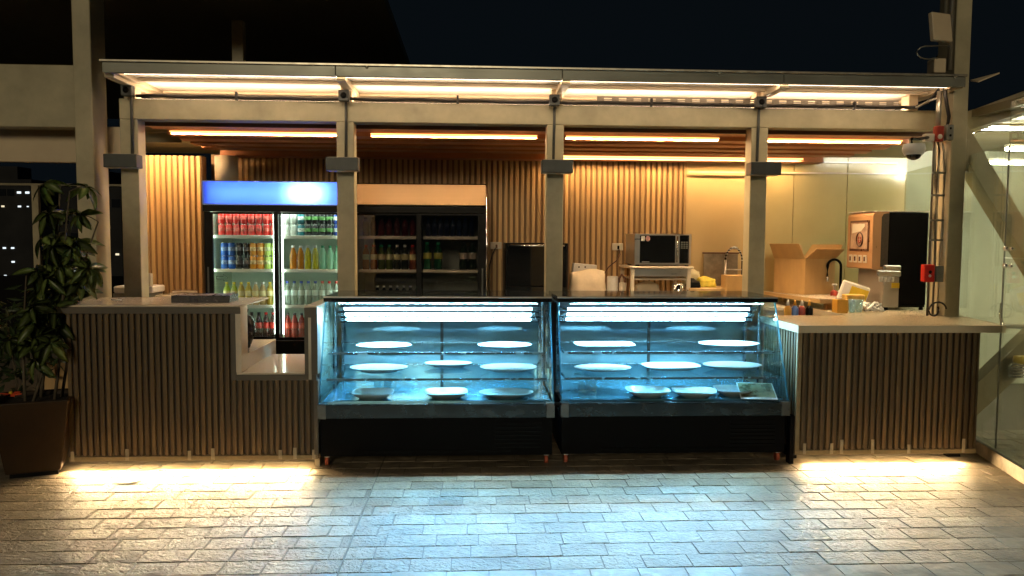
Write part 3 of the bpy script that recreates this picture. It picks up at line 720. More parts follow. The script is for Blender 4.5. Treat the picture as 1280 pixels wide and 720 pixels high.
# ------------------------------------------------------------------ display cases
def build_case():
    """left display case, local x from 0 to 1.655; origin at its left front foot"""
    W = 1.655
    t = thing('display_case', 'left lit glass pastry display case holding white plates', 'display case', (-1.072, 0.0, 0), group='refrigerated display cases')
    B = lambda n, m: mb.build(n, M[m], t, local=True)
    mb = MB(); mb.box(0.012, W - 0.012, 0.03, 0.90, 0.075, 0.352, 0.003); B('base', 'black_matte')
    mb = MB(); mb.box(0.3, W - 0.3, 0.022, 0.0295, 0.10, 0.112, 0.001); B('kick_strip', 'black')
    mb = MB(); mb.box(0.0, W, -0.012, 0.06, 0.353, 0.452, 0.004); B('front_band', 'strip_mirror')
    for x0 in (0.0, W - 0.06):
        mb = MB(); mb.box(x0, x0 + 0.06, -0.016, 0.05, 0.352, 0.456, 0.003); B('band_cap', 'cap_steel')
    for k in range(7):
        mb = MB(); mb.box(W - 0.42, W - 0.09, 0.024, 0.0298, 0.13 + k * 0.028, 0.142 + k * 0.028, 0.001); B('louver', 'black')
    mb = MB(); mb.box(0.02, W - 0.02, 0.062, 0.90, 0.44, 0.462, 0.002); B('deck', 'case_deck')
    # glass: front pane leans back, side panes close the wedge
    def slant(z): return lerp(0.008, 0.292, (z - 0.462) / (1.145 - 0.462))
    n = Vector((0, -(1.145 - 0.462), 0.284)).normalized() * 0.006
    mb = MB(); mb.prism([(0.022, slant(0.462), 0.462), (W - 0.022, slant(0.462), 0.462), (W - 0.022, slant(1.145), 1.145), (0.022, slant(1.145), 1.145)], n); B('front_glass', 'vitrine')
    for x in (0.006, W - 0.012):
        mb = MB(); mb.prism([(x, slant(0.462), 0.462), (x, 0.88, 0.462), (x, 0.88, 1.145), (x, slant(1.145), 1.145)], (0.006, 0, 0)); B('side_glass', 'vitrine')
        # polished glass edge that catches the light
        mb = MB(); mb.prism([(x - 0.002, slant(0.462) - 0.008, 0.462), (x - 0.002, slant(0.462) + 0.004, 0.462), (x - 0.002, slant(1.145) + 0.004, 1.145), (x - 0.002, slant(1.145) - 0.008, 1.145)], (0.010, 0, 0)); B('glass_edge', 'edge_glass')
    mb = MB(); mb.box(0.0, W, 0.262, 0.93, 1.147, 1.188, 0.004); B('top_slab', 'granite')
    mb = MB(); mb.box(0.0, W, 0.252, 0.2615, 1.176, 1.187, 0.001); B('top_edge', 'steel')
    mb = MB(); mb.box(0.0, W, 0.254, 0.2612, 1.149, 1.1755, 0.001); B('top_apron', 'black_gloss')
    mb = MB(); mb.box(0.02, W / 2 - 0.012, 0.865, 0.875, 0.465, 1.145); B('back_door', 'case_back')
    mb = MB(); mb.box(W / 2 + 0.012, W - 0.02, 0.878, 0.888, 0.465, 1.145); B('back_door', 'case_back')
    mb = MB(); mb.box(W / 2 - 0.0118, W / 2 + 0.0118, 0.855, 0.877, 0.463, 1.145, 0.002); B('back_stile', 'dark_steel')
    for z, y0 in ((0.785, 0.185), (0.61, 0.105)):
        mb = MB(); mb.box(0.045, W - 0.045, y0, 0.72, z - 0.004, z + 0.004); B('shelf', 'shelf_glass')
        mb = MB(); mb.box(0.045, W - 0.045, y0 - 0.011, y0 - 0.001, z - 0.011, z + 0.006, 0.002); B('shelf_edge', 'case_frame')
        mb = MB(); mb.box(0.045, W - 0.045, 0.722, 0.732, z - 0.006, z + 0.006, 0.002); B('shelf_edge', 'case_frame')
        for x in (0.05, W - 0.064):
            mb = MB(); mb.prism([(x, y0 + 0.005, z - 0.006), (x, 0.82, z - 0.006), (x, 0.82, z - 0.04), (x, 0.70, z - 0.035), (x, y0 + 0.005, z - 0.014)], (0.012, 0, 0)); B('shelf_bracket', 'case_frame')
    for x in (0.03, W - 0.05):
        mb = MB(); mb.box(x, x + 0.02, 0.80, 0.822, 0.463, 1.146, 0.002); B('upright', 'case_frame')
        mb = MB(); mb.box(x, x + 0.014, 0.50, 0.512, 0.463, 1.146, 0.002); B('upright', 'case_frame')
    for y, z in ((0.50, 1.075), (0.545, 1.028), (0.59, 0.985)):
        mb = MB(); mb.tube([(0.11, y, z), (W - 0.13, y, z)], 0.0095, 10); B('light_tube', 'led_case')
        mb = MB(); mb.box(0.05, 0.109, y - 0.014, y + 0.014, z - 0.014, z + 0.014, 0.003); B('tube_socket', 'case_frame')
        mb = MB(); mb.box(W - 0.129, W - 0.07, y - 0.014, y + 0.014, z - 0.014, z + 0.014, 0.003); B('tube_socket', 'case_frame')
    mb = MB(); mb.box(0.06, W - 0.06, 0.615, 0.625, 0.96, 1.146); B('lamp_reflector', 'black_matte')
    strip_lamp('extra_case_lamp', t, (W / 2, 0.485, 1.03), W - 0.26, 0.04, 31, (0.22, 0.58, 1.0), R(46), R(105), local=True)
    strip_lamp('extra_case_lamp', t, (W / 2, 0.283, 1.138), W - 0.20, 0.016, 28, (0.46, 0.82, 1.0), R(76), R(150), local=True)  # no tube here: added lamp that brightens the plates on the bottom deck
    for x in (0.05, W - 0.05):
        for y in (0.08, 0.82):
            c = MB(); c.lathe([(0.030, -0.012), (0.032, 0.0), (0.030, 0.012)], (0, 0, 0), 14)
            for v in c.bm.verts: v.co = Vector((x + v.co.z, y + v.co.x, 0.033 + v.co.y))
            w = c.build('caster', M['orange_wheel'], t, local=True)
            f = MB(); f.box(x - 0.018, x + 0.018, y - 0.02, y + 0.02, 0.06, 0.0745, 0.002); f.build('fork', M['steel'], w, local=True)
    return t
M['cap_steel'] = mat('dull_steel', (0.16, 0.17, 0.17), 0.3, metal=0.9, var=0.2)
M['orange_wheel'] = mat('caster_wheel', (0.45, 0.10, 0.05), 0.5, var=0.1)
case = build_case()
case2 = copy_tree(case); case2.location = (0.625, 0.012, 0)
case2['label'] = 'right lit glass pastry display case holding white plates and a photo card'
mb = MB(); mb.box(2.285, 2.318, 0.0, 0.06, 0.0, 0.352, 0.002)
solo('case_end_post', mb, M['black_matte'], 'black end post between the right display case and the right counter', 'post', loc=(2.3, 0.03, 0))
mb = MB(); mb.box(0.586, 0.622, 0.30, 0.88, 0.46, 1.14)
solo('joint_filler', mb, M['black_gloss'], 'dark narrow panel filling the gap between the two display cases', 'panel', loc=(0.604, 0.6, 0.46))
mb = MB(); mb.box(0.578, 0.630, -0.024, -0.0165, 0.440, 0.466, 0.003)
solo('case_joint_clip', mb, M['black'], 'black clip joining the bands of the two display cases', 'clip', loc=(0.604, -0.02, 0.44))

def plate(x0, x1, yc, dep, z, kind, label, rz=0.0, rim=0.026):
    cx, hw = (x0 + x1) / 2, (x1 - x0) / 2
    t = thing('plate', label, 'plate', (cx, yc, z), rz, group='white serving plates in the display cases')
    hd = dep / 2
    sq = {'oval': 0.0, 'rect': 0.9, 'squoval': 0.28}[kind]
    prof = [(0.55, 0.0), (0.62, 0.0015), (0.90, rim * 0.72), (1.0, rim), (0.995, rim + 0.0035), (0.955, rim + 0.002), (0.80, rim * 0.45), (0.60, 0.007), (0.02, 0.006)]
    mb = MB(); mb.lathe(prof, (0, 0, 0), 40, hw, hd, sq); mb.build('dish', M['ceramic'], t, local=True)
    mb = MB(); mb.lathe([(0.50, -0.003), (0.54, -0.003), (0.55, 0.0008), (0.50, 0.0008)], (0, 0, 0), 32, hw, hd, sq); mb.build('foot_ring', M['ceramic'], t, local=True)
    return t
def build_plates():
    T, Mi, Bo = 0.793, 0.618, 0.466
    plate(-0.86, -0.45, 0.36, 0.29, T, 'oval', 'oval plate at the left of the top shelf in the left case')
    plate(0.04, 0.45, 0.37, 0.28, T, 'oval', 'oval plate at the right of the top shelf in the left case')
    plate(-0.91, -0.48, 0.38, 0.30, Mi, 'oval', 'oval plate at the left of the middle shelf in the left case', rim=0.032)
    plate(0.06, 0.49, 0.38, 0.31, Mi, 'oval', 'oval plate at the right of the middle shelf in the left case', rim=0.032)
    plate(-0.37, 0.0, 0.58, 0.20, Mi, 'oval', 'plate standing at the back of the middle shelf in the left case', rim=0.03)
    plate(-0.86, -0.56, 0.165, 0.26, Bo, 'squoval', 'small deep rounded plate at the left of the bottom deck, left case', rim=0.042)
    plate(-0.34, -0.03, 0.18, 0.26, Bo, 'squoval', 'small square plate in the middle of the bottom deck, left case', R(4), rim=0.040)
    plate(0.05, 0.45, 0.19, 0.27, Bo, 'oval', 'wide oval plate at the right of the bottom deck, left case', rim=0.032)
    plate(0.77, 1.22, 0.37, 0.24, T, 'rect', 'long rectangular plate on the top shelf of the right case', rim=0.03)
    plate(1.73, 2.19, 0.40, 0.29, T, 'oval', 'oval plate at the right of the top shelf in the right case', rim=0.03)
    plate(0.77, 1.21, 0.40, 0.30, Mi, 'oval', 'flat oval plate at the left of the middle shelf, right case', rim=0.022)
    plate(1.30, 1.74, 0.42, 0.28, Mi, 'squoval', 'squarish plate in the middle of the middle shelf, right case', R(5), rim=0.034)
    plate(1.78, 2.23, 0.44, 0.30, Mi, 'oval', 'oval plate at the right of the middle shelf, right case', R(-4), rim=0.034)
    plate(1.13, 1.45, 0.19, 0.27, Bo, 'squoval', 'deep square plate at the left of the bottom deck, right case', rim=0.044)
    plate(1.47, 1.79, 0.17, 0.26, Bo, 'squoval', 'tilting square plate in the middle of the bottom deck, right case', R(-8), rim=0.042)
    plate(1.80, 2.06, 0.22, 0.27, Bo, 'squoval', 'square plate half hidden behind the photo card, right case', R(-6), rim=0.042)
    t = thing('photo_card', 'brown and green photo card propped on the deck of the right case', 'card', (2.08, 0.13, 0.465), R(-8))
    mb = MB(); mb.box(-0.13, 0.13, -0.10, 0.10, 0, 0.004, rot=(R(25), 0, 0), about=(0, -0.1, 0)); mb.build('sheet', M['white'], t, local=True)
    mp = mat('card_print', (0.20, 0.17, 0.08), 0.3, var=0.75, scale=14)
    mb = MB(); mb.box(-0.122, 0.122, -0.078, 0.094, 0.0042, 0.0052, rot=(R(25), 0, 0), about=(0, -0.1, 0)); mb.build('print', mp, t, local=True)
    for i, (x0, x1, y0, y1, z1) in enumerate(((0.785, 0.83, 0.20, 0.26, 0.575), (0.835, 0.915, 0.22, 0.30, 0.61))):
        mb = MB(); mb.box(x0, x1, y0, y1, 0.464, z1, 0.004)
        solo('acrylic_block', mb, M['acrylic'], ('short' if i == 0 else 'tall') + ' clear acrylic riser block on the deck of the right case', 'block', 'clear acrylic riser blocks', loc=((x0 + x1) / 2, (y0 + y1) / 2, 0.464))
    for i, x in enumerate((-0.74, -0.66)):
        mb = MB(); mb.box(x, x + 0.05, 0.42, 0.47, 0.464, 0.555, 0.004)
        solo('acrylic_block', mb, M['acrylic'], ('left' if i == 0 else 'right') + ' clear acrylic riser block behind the small deep plate, left case', 'block', 'clear acrylic riser blocks', loc=(x, 0.45, 0.464))
build_plates()

# ------------------------------------------------------------------ interior shell
def build_interior():
    t = thing('back_wall', 'wall of vertical wooden slats behind the coolers', 'wall', (0, 2.35, 0))
    mb = MB(); mb.box(-2.55, 2.125, 2.352, 2.45, 0.0, 2.42); mb.build('backing', M['oak_back'], t)
    slat_row(t, -2.40, 2.125, 2.33, 0.9, 2.40, 82, m='oak', w=0.58, dep=0.0215)
    mb = MB(); mb.box(2.127, 2.155, 2.325, 2.45, 0, 2.40, 0.002); mb.build('end_trim', M['oak'], t)
    t = thing('side_wall_panel', 'narrow slatted wooden wall panel left of the lit cooler', 'wall panel', (-2.8, 2.05, 0))
    mb = MB(); mb.box(-3.12, -2.53, 2.04, 2.15, 0.0, 2.37); mb.build('backing', M['oak_back'], t)
    slat_row(t, -3.12, -2.53, 2.018, 0.9, 2.37, 11, m='oak', w=0.62, dep=0.0215)
    t = thing('cream_wall', 'plain cream wall right of the wooden slats', 'wall', (2.6, 2.4, 0))
    mb = MB(); mb.box(2.157, 2.86, 2.34, 2.45, 0.0, 2.42); mb.build('plaster', M['cream_wall'], t)
    t = thing('glass_wall', 'olive back painted glass wall behind the coffee machine', 'wall', (3.6, 2.3, 0))
    xs = [2.862, 3.245, 3.80, 4.42]
    for a, b in zip(xs, xs[1:]):
        mb = MB(); mb.box(a + 0.003, b - 0.003, 2.30, 2.32, 0.0, 2.62); mb.build('glass_panel', M['olive_glass'], t)
    mb = MB(); mb.box(2.862, 4.42, 2.322, 2.45, 0.0, 2.62); mb.build('backing', M['black_matte'], t)
    for (x0, x1, y, z) in ((3.30, 4.30, 2.27, 2.40), (2.16, 4.40, 2.285, 2.293)):
        mb = MB(); mb.box(x0, x1, y - 0.006, y + 0.006, z - 0.007, z + 0.007)
        solo('wall_rail', mb, M['quartz'], 'upper thin pale rail along the olive glass wall' if z > 2.35 else 'lower thin pale rail along the cream and olive walls', 'rail', 'pale wall rails', loc=(x0, y, z))
    # slatted ceiling, falling slightly towards the back wall
    c = thing('slat_ceiling', 'slatted wooden ceiling with warm light strips over the stall', 'ceiling', (0.6, 1.6, 2.45))
    zc = lambda y: 2.503 - 0.104 * (y - 1.05)
    slope = -math.atan(0.104)
    mb = MB(); mb.prism([(-2.70, 1.045, zc(1.045) + 0.085), (4.40, 1.045, zc(1.045) + 0.085), (4.45, 2.47, zc(2.47) + 0.085), (-3.3, 2.47, zc(2.47) + 0.085)], (0, 0, 0.04)); mb.build('soffit', M['soffit'], c)
    mb = MB(); mb.box(-2.76, 4.05, 1.046, 1.072, 2.500, 2.584, 0.002); mb.build('front_board', M['ceil_dark'], c)
    mb = MB(); mb.box(-0.5, 0.5, 0, 0.10, 0, 0.060, 0.0); me = mesh_of(mb, 'slat', M['ceil_slat'])
    for y in (1.085, 1.34, 1.51, 1.68, 1.85, 2.17):
        xl, xr = -2.62 + 0.20 * (y - 1.1), 3.98 - 0.46 * (y - 1.1)
        piece('slat', me, ((xl + xr) / 2, y, zc(y) + 0.006), c, (xr - xl, 1, 1), (slope, 0, 0))
    for (a, b) in ((-2.52, -1.12), (-0.86, 0.55), (0.80, 2.13), (2.48, 3.76)):
        mb = MB(); mb.box(a, b, 1.254, 1.276, zc(1.26) + 0.004, zc(1.26) + 0.012); mb.build('led_strip', M['led_warm'], c)
        mb = MB(); mb.box(a, b, 1.288, 1.296, zc(1.29) - 0.012, zc(1.29) + 0.06); mb.build('added_shade_lip', M['ceil_slat'], c)  # added lip that keeps strip light off the wall above the coolers
        throw_lamp('led_throw', c, ((a + b) / 2, 1.2825, zc(1.28) + 0.001), b - a, 0.008, 27 if a > 0.6 else 15, (1.0, 0.66, 0.34), (R(6), 0, 0), R(178))
    mb = MB(); mb.box(-3.10, -2.56, 1.62, 1.635, 2.44, 2.525); mb.build('added_cove_board', M['soffit'], c)  # added board, only hides the made-up strip behind it
    mb = MB(); mb.box(-3.08, -2.58, 1.645, 1.67, 2.49, 2.50); mb.build('led_strip', M['led_warm_back'], c)  # added strip, no known fixture here; brightens the narrow slatted panel
    throw_lamp('led_throw', c, (-2.83, 1.675, 2.485), 0.5, 0.02, 8, (1.0, 0.62, 0.29), (R(38), 0, 0), R(160))  # lamp of the added strip, washing the narrow slatted panel
    mb = MB(); mb.box(0.72, 3.25, 2.105, 2.13, zc(2.12) + 0.018, zc(2.12) + 0.028); mb.build('led_strip', M['led_warm_back'], c)
    throw_lamp('led_throw', c, (2.0, 2.138, zc(2.12) + 0.014), 2.5, 0.02, 11, (1.0, 0.62, 0.29), (R(30), 0, 0), R(160))
    mb = MB(); mb.tube([(-2.31, 2.05, 2.13), (-2.31, 2.05, 2.37)], 0.105, 18)
    solo('duct', mb, M['cream_plastic'], 'pale round duct standing on top of the lit cooler', 'duct', loc=(-2.31, 2.05, 2.13))
build_interior()

# ------------------------------------------------------------------ coolers
def build_cooler(x0, x1, lit, label):
    Y0, Y1, H = 1.5, 2.16, 2.098
    t = thing('drinks_cooler', label, 'cooler', ((x0 + x1) / 2, 1.8, 0), group='two door drinks coolers')
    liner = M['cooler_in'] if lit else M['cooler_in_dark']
    mb = MB(); mb.box(x0, x0 + 0.045, Y0 + 0.045, Y1, 0.02, H - 0.01); mb.build('side_panel', M['black'], t)
    mb = MB(); mb.box(x1 - 0.045, x1, Y0 + 0.045, Y1, 0.02, H - 0.01); mb.build('side_panel', M['black'], t)
    mb = MB(); mb.box(x0 + 0.046, x1 - 0.046, Y1 - 0.03, Y1, 0.02, H - 0.01); mb.build('back_liner', liner, t)
    mb = MB(); mb.box(x0 + 0.0455, x0 + 0.05, Y0 + 0.06, Y1 - 0.031, 0.70, 1.86); mb.build('side_liner', liner, t)
    mb = MB(); mb.box(x1 - 0.05, x1 - 0.0455, Y0 + 0.06, Y1 - 0.031, 0.70, 1.86); mb.build('side_liner', liner, t)
    mb = MB(); mb.box(x0 + 0.0505, x1 - 0.0505, Y0 + 0.06, Y1 - 0.031, 1.86, 1.88); mb.build('roof_liner', liner, t)
    mb = MB(); mb.box(x0 + 0.0505, x1 - 0.0505, Y0 + 0.10, Y1 - 0.031, 0.66, 0.698); mb.build('floor_liner', liner, t)
    mb = MB(); mb.box(x0, x1, Y0 - 0.002, Y0 + 0.05, 0.04, 0.70, 0.004); mb.build('kick_grille', M['black'], t)
    # header
    if lit:
        mb = MB(); mb.poly([(x0 + 0.003, Y0 + 0.018, 1.905), (x1 - 0.003, Y0 + 0.018, 1.905), (x1 - 0.003, Y0 + 0.018, H - 0.004), (x0 + 0.003, Y0 + 0.018, H - 0.004)]); mb.build('header_sign', M['hdr_blue'], t)
        mb = MB()
        mb.box(x0 - 0.004, x0 + 0.002, Y0 + 0.012, Y0 + 0.20, 1.9, H, 0.0); mb.box(x1 - 0.002, x1 + 0.004, Y0 + 0.012, Y0 + 0.20, 1.9, H, 0.0)
        mb.box(x0 + 0.0025, x1 - 0.0025, Y0 + 0.012, Y0 + 0.20, H - 0.003, H + 0.006); mb.box(x0 + 0.0025, x1 - 0.0025, Y0 + 0.012, Y0 + 0.2, 1.894, 1.9035)
        mb.box(x0 + 0.0025, x1 - 0.0025, Y0 + 0.19, Y0 + 0.2, 1.904, H - 0.0035); mb.build('header_box', M['header_white'], t)
        mb = MB(); mb.tube([(x0 + 0.04, Y0 + 0.12, 2.0), (x1 - 0.04, Y0 + 0.12, 2.0)], 0.012, 8); mb.build('header_tube', M['header_tube'], t)
        mb = MB(); mb.ball((x0 + 0.88, Y0 + 0.085, 2.0), 0.016, 10, 1, 0.8); mb.build('header_lamp', M['lamp_header'], t)
    else:
        mb = MB(); mb.box(x0 + 0.02, x1 - 0.005, Y0 + 0.0, Y0 + 0.05, 1.905, H - 0.012, 0.004); mb.build('header_sign', M['hdr_off'], t)
        mb = MB(); mb.box(x0, x1, Y0 + 0.05, Y1, H - 0.011, H, 0.0); mb.build('top_panel', M['black'], t)
        mb = MB(); mb.tube([(x1 + 0.004, Y0 - 0.004, 0.9), (x1 + 0.004, Y0 - 0.004, H - 0.02)], 0.006, 6); mb.build('edge_trim', M['chrome'], t)
    mb = MB(); mb.box(x0, x1, Y0 + 0.002, Y0 + 0.05, 1.835, 1.893, 0.003); mb.build('top_frame', M['black'], t)
    mid = (x0 + x1) / 2 + 0.012
    fr = 0.07
    for s, (a, b) in enumerate(((x0 + 0.004, mid + 0.02), (mid - 0.02, x1 - 0.004))):
        yy = Y0 + (0.03 if s == 0 else 0.0)
        d = MB()
        fl = fr if s == 0 else 0.04; frr = fr if s == 1 else 0.04
        d.box(a, a + fl, yy, yy + 0.025, 0.705, 1.832); d.box(b - frr, b, yy, yy + 0.025, 0.705, 1.832)
        d.box(a + fl, b - frr, yy, yy + 0.025, 1.815, 1.832); d.box(a + fl, b - frr, yy, yy + 0.025, 0.705, 0.73)
        door = d.build('door', M['black'], t)
        g = MB(); g.box(a + fl, b - frr, yy + 0.009, yy + 0.015, 0.73, 1.815); g.build('pane', M['door_glass'] if lit else M['dark_glass'], door)
        h = MB(); h.box(a + 0.02 if s == 0 else b - 0.035, a + 0.035 if s == 0 else b - 0.02, yy - 0.006, yy - 0.0005, 1.0, 1.35, 0.002); h.build('handle', M['dark_steel'], door)
        # direction arrow sticker, outlined
        ax = a + fl + 0.075 if s == 0 else b - frr - 0.075
        sgn = 1 if s == 0 else -1
        if (lit and s == 0) or (not lit and s == 1):
            P = [(-0.05, 0.012), (0.01, 0.012), (0.01, 0.03), (0.05, 0), (0.01, -0.03), (0.01, -0.012), (-0.05, -0.012), (-0.05, 0.012)]
            ar = MB(); ar.tube([(ax + sgn * px, yy + 0.0075, 1.255 + pz) for px, pz in P], 0.003, 5); ar.build('arrow_sticker', M['arrow'], door)
    mb = MB(); mb.box(mid - 0.03, mid + 0.03, Y0 + 0.058, Y0 + 0.085, 0.70, 1.86); mb.build('mullion', M['black'], t)
    for z in (1.625, 1.325, 1.005):
        mb = MB(); mb.box(x0 + 0.052, x1 - 0.052, Y0 + 0.10, Y1 - 0.05, z - 0.014, z, 0.002); mb.build('shelf', M['shelf_white'], t)
        mb = MB(); mb.box(x0 + 0.052, x1 - 0.052, Y0 + 0.0885, Y0 + 0.0985, z - 0.022, z + 0.006, 0.002); mb.build('price_rail', M['shelf_white'] if lit else M['cream_plastic'], t)
    if lit:
        for x in (x0 + 0.057, mid + 0.037, x1 - 0.057, mid - 0.037):
            mb = MB(); mb.tube([(x, Y0 + 0.078, 0.75), (x, Y0 + 0.078, 1.83)], 0.005, 8); mb.build('light_tube', M['led_cooler'], t)
        mb = MB(); mb.box(x0 + 0.08, x1 - 0.08, Y0 + 0.09, Y0 + 0.12, 1.848, 1.856); mb.build('light_tube', M['led_cooler'], t)
    return t
M['header_white'] = mat('header_box', (0.15, 0.25, 0.6), 0.5, var=0.05)
M['header_tube'] = emit('header_tube', (0.40, 0.56, 1.0), 20.0)
M['arrow'] = mat('arrow_print', (0.06, 0.10, 0.07), 0.6)
build_cooler(-2.35, -1.115, True, 'lit drinks cooler with a glowing blue header and full shelves')
build_cooler(-1.09, 0.122, False, 'unlit drinks cooler with a tan header behind the left display case')

M['tin'] = mat('can_aluminium', (0.75, 0.75, 0.74), 0.25, metal=1.0, var=0.04)
PROTO = {}
def can(color, col, x, y, z, label, group, h=0.112, r=0.0315, band=None):
    key = ('can', color, h, r)
    if key not in PROTO:
        t = thing('soda_can', label, 'can', (x, y, z), 0, group)
        mb = MB(); mb.lathe([(r * 0.78, 0.0), (r, 0.010), (r, h - 0.014), (r * 0.82, h - 0.003)], n=14); mb.build('body', drink('can_' + color, col), t, local=True)
        mb = MB(); mb.lathe([(r * 0.82, h - 0.003), (r * 0.84, h), (r * 0.76, h - 0.001), (r * 0.7, h - 0.004)], n=14); mb.build('lid', M['tin'], t, local=True)
        mb = MB(); mb.lathe([(r * 1.004, h * 0.38), (r * 1.012, h * 0.40), (r * 1.012, h * 0.66), (r * 1.004, h * 0.68)], n=14); mb.build('label_band', drink('band_' + color, band or (0.8, 0.8, 0.78)), t, local=True)
        if band is None: bpy.data.objects.remove([c for c in bpy.data.objects if c.parent == t and c.name.startswith('label_band')][0])
        PROTO[key] = t; return t
    t = copy_tree(PROTO[key]); t.location = (x, y, z); t['label'] = label; t['group'] = group
    t.rotation_euler.z = random.uniform(0, 6.28)
    return t
def bottle(color, col, cap, x, y, z, label, group, h=0.2, r=0.031, lab=None, clear=False):
    key = ('bottle', color, h, r, cap)
    if key not in PROTO:
        t = thing('bottle', label, 'bottle', (x, y, z), 0, group)
        m = M['liq'].get('liquid_' + color)
        if m is None:
            m = glass('liquid_' + color, tuple(0.45 + 0.5 * c for c in col), base=0.06, body=col, bodyfac=0.75 if not clear else 0.35); M['liq']['liquid_' + color] = m
        mb = MB(); mb.lathe([(r * 0.85, 0), (r, 0.012), (r, h * 0.30), (r * 0.93, h * 0.36), (r, h * 0.42), (r, h * 0.62), (r * 0.75, h * 0.76), (r * 0.42, h * 0.87), (r * 0.40, h * 0.91)], n=14); mb.build('body', m, t, local=True)
        mb = MB(); mb.lathe([(r * 0.47, h * 0.905), (r * 0.47, h * 0.99), (r * 0.40, h)], n=12); mb.build('cap', drink('cap_%s' % cap[0], cap[1]), t, local=True)
        if lab:
            mb = MB(); mb.lathe([(r * 1.003, h * 0.40), (r * 1.02, h * 0.42), (r * 1.02, h * 0.60), (r * 1.003, h * 0.62)], n=14); mb.build('label_band', drink('blab_' + color, lab), t, local=True)
        PROTO[key] = t; return t
    t = copy_tree(PROTO[key]); t.location = (x, y, z); t['label'] = label; t['group'] = group
    t.rotation_euler.z = random.uniform(0, 6.28)
    return t
RED = (0.62, 0.025, 0.02); BLUE = (0.02, 0.12, 0.55); BLK = (0.015, 0.016, 0.02); ORA = (0.75, 0.32, 0.03); LIM = (0.45, 0.62, 0.14); SIL = (0.62, 0.66, 0.64); TEAL = (0.03, 0.20, 0.26)
WC = ('white', (0.8, 0.8, 0.78)); GC = ('green', (0.02, 0.30, 0.14)); BC = ('blue', (0.04, 0.08, 0.42)); RC = ('red', (0.6, 0.04, 0.03)); KC = ('black', (0.02, 0.02, 0.02)); YC = ('yellow', (0.7, 0.55, 0.05))
def stock():
    Y = 1.655
    # lit cooler, left door
    for r in range(2):
        for i in range(8):
            can('red', RED, -2.235 + i * 0.0655, Y, 1.626 + r * 0.104, f'{ORD[i]} red soda can from the left, {"upper" if r else "lower"} row, top shelf, left door of lit cooler', 'red soda cans in the lit cooler', h=0.103, band=(0.58, 0.11, 0.09))
    seq = [('blue', BLUE)] * 2 + [('black', BLK)] * 2 + [('orange', ORA)] * 2 + [('lime', LIM)] * 2
    for r in range(2):
        cnt = {}
        for i, (cn, cc) in enumerate(seq):
            cnt[cn] = cnt.get(cn, 0) + 1
            can(cn, cc, -2.215 + i * 0.0635, Y, 1.327 + r * 0.119, f'{"left" if cnt[cn] == 1 else "right"} {cn} can in the {"upper" if r else "lower"} row, second shelf, left door of lit cooler', 'soda cans on the second shelf', h=0.118, band={'blue': (0.25, 0.36, 0.62), 'black': (0.16, 0.15, 0.17), 'orange': (0.78, 0.56, 0.22), 'lime': (0.66, 0.74, 0.42)}[cn])
    for i in range(8):
        cn, cc, cap = [('lime', (0.62, 0.75, 0.10), YC), ('lemon', (0.80, 0.62, 0.10), YC), ('peach', (0.80, 0.58, 0.24), WC), ('leaf', (0.30, 0.62, 0.12), GC)][[0, 0, 1, 1, 2, 2, 1, 3][i]]
        bottle('sm_' + cn, cc, cap, -2.20 + i * 0.0635, Y, 1.007, f'{ORD[i]} {cn} coloured bottle from the left, third shelf, left door of lit cooler', 'yellow and green bottles on the third shelf', h=0.205 if i < 7 else 0.225, lab=(0.8, 0.7, 0.35))
    for i in range(4):
        bottle('cola', (0.10, 0.02, 0.015), RC if i > 1 else KC, -1.985 + i * 0.0635, Y, 0.70, f'{ORD[i]} cola bottle from the left seen through the counter notch, left of the mullion', 'cola bottles on the bottom shelf', h=0.24, lab=RED)
    # right door
    for r in range(2):
        for i in range(8):
            cn, cc = [('silver', SIL), ('silver', SIL), ('teal', TEAL), ('energy', BLK), ('energy', BLK), ('energy', BLK), ('energy', BLK), ('navy', (0.02, 0.05, 0.3))][i]
            can(cn, cc, -1.665 + i * 0.0640, Y, 1.626 + r * 0.104, f'{ORD[i]} can from the left, {cn}, {"upper" if r else "lower"} row, top shelf, right door of lit cooler', 'cans on the top shelf of the right door', h=0.103, band=(0.12, 0.30, 0.10) if cn == 'energy' else ((0.75, 0.8, 0.8) if cn in ('teal', 'navy') else None))
    for i in range(7):
        cn, cc, cap = [('amber', (0.80, 0.36, 0.02), WC), ('amber', (0.80, 0.36, 0.02), WC), ('chartreuse', (0.68, 0.62, 0.02), WC), ('chartreuse', (0.68, 0.62, 0.02), WC), ('mint', (0.45, 0.80, 0.62), GC), ('mint', (0.45, 0.80, 0.62), GC), ('mint', (0.45, 0.80, 0.62), GC)][i]
        bottle(cn, cc, cap, -1.61 + i * 0.066, Y, 1.327, f'{ORD[i]} bottle from the left, {cn} drink, second shelf, right door of lit cooler', 'bottles on the second shelf of the right door', h=0.215, lab=None)
    for i in range(8):
        cap = BC if i < 5 else RC
        bottle('water', (0.72, 0.82, 0.76), cap, -1.665 + i * 0.0625, Y, 1.007, f'{ORD[i]} bottle from the left, clear, {cap[0]} cap, third shelf, right door of lit cooler', 'clear water bottles on the third shelf', h=0.215, clear=True, lab=(0.62, 0.74, 0.72))
    for i in range(5):
        bottle('redcola', (0.55, 0.05, 0.03), KC, -1.665 + i * 0.0625, Y, 0.70, f'{ORD[i]} red bottle from the left seen through the counter notch, right of the mullion', 'red bottles on the bottom shelf', h=0.235, lab=(0.75, 0.08, 0.04))
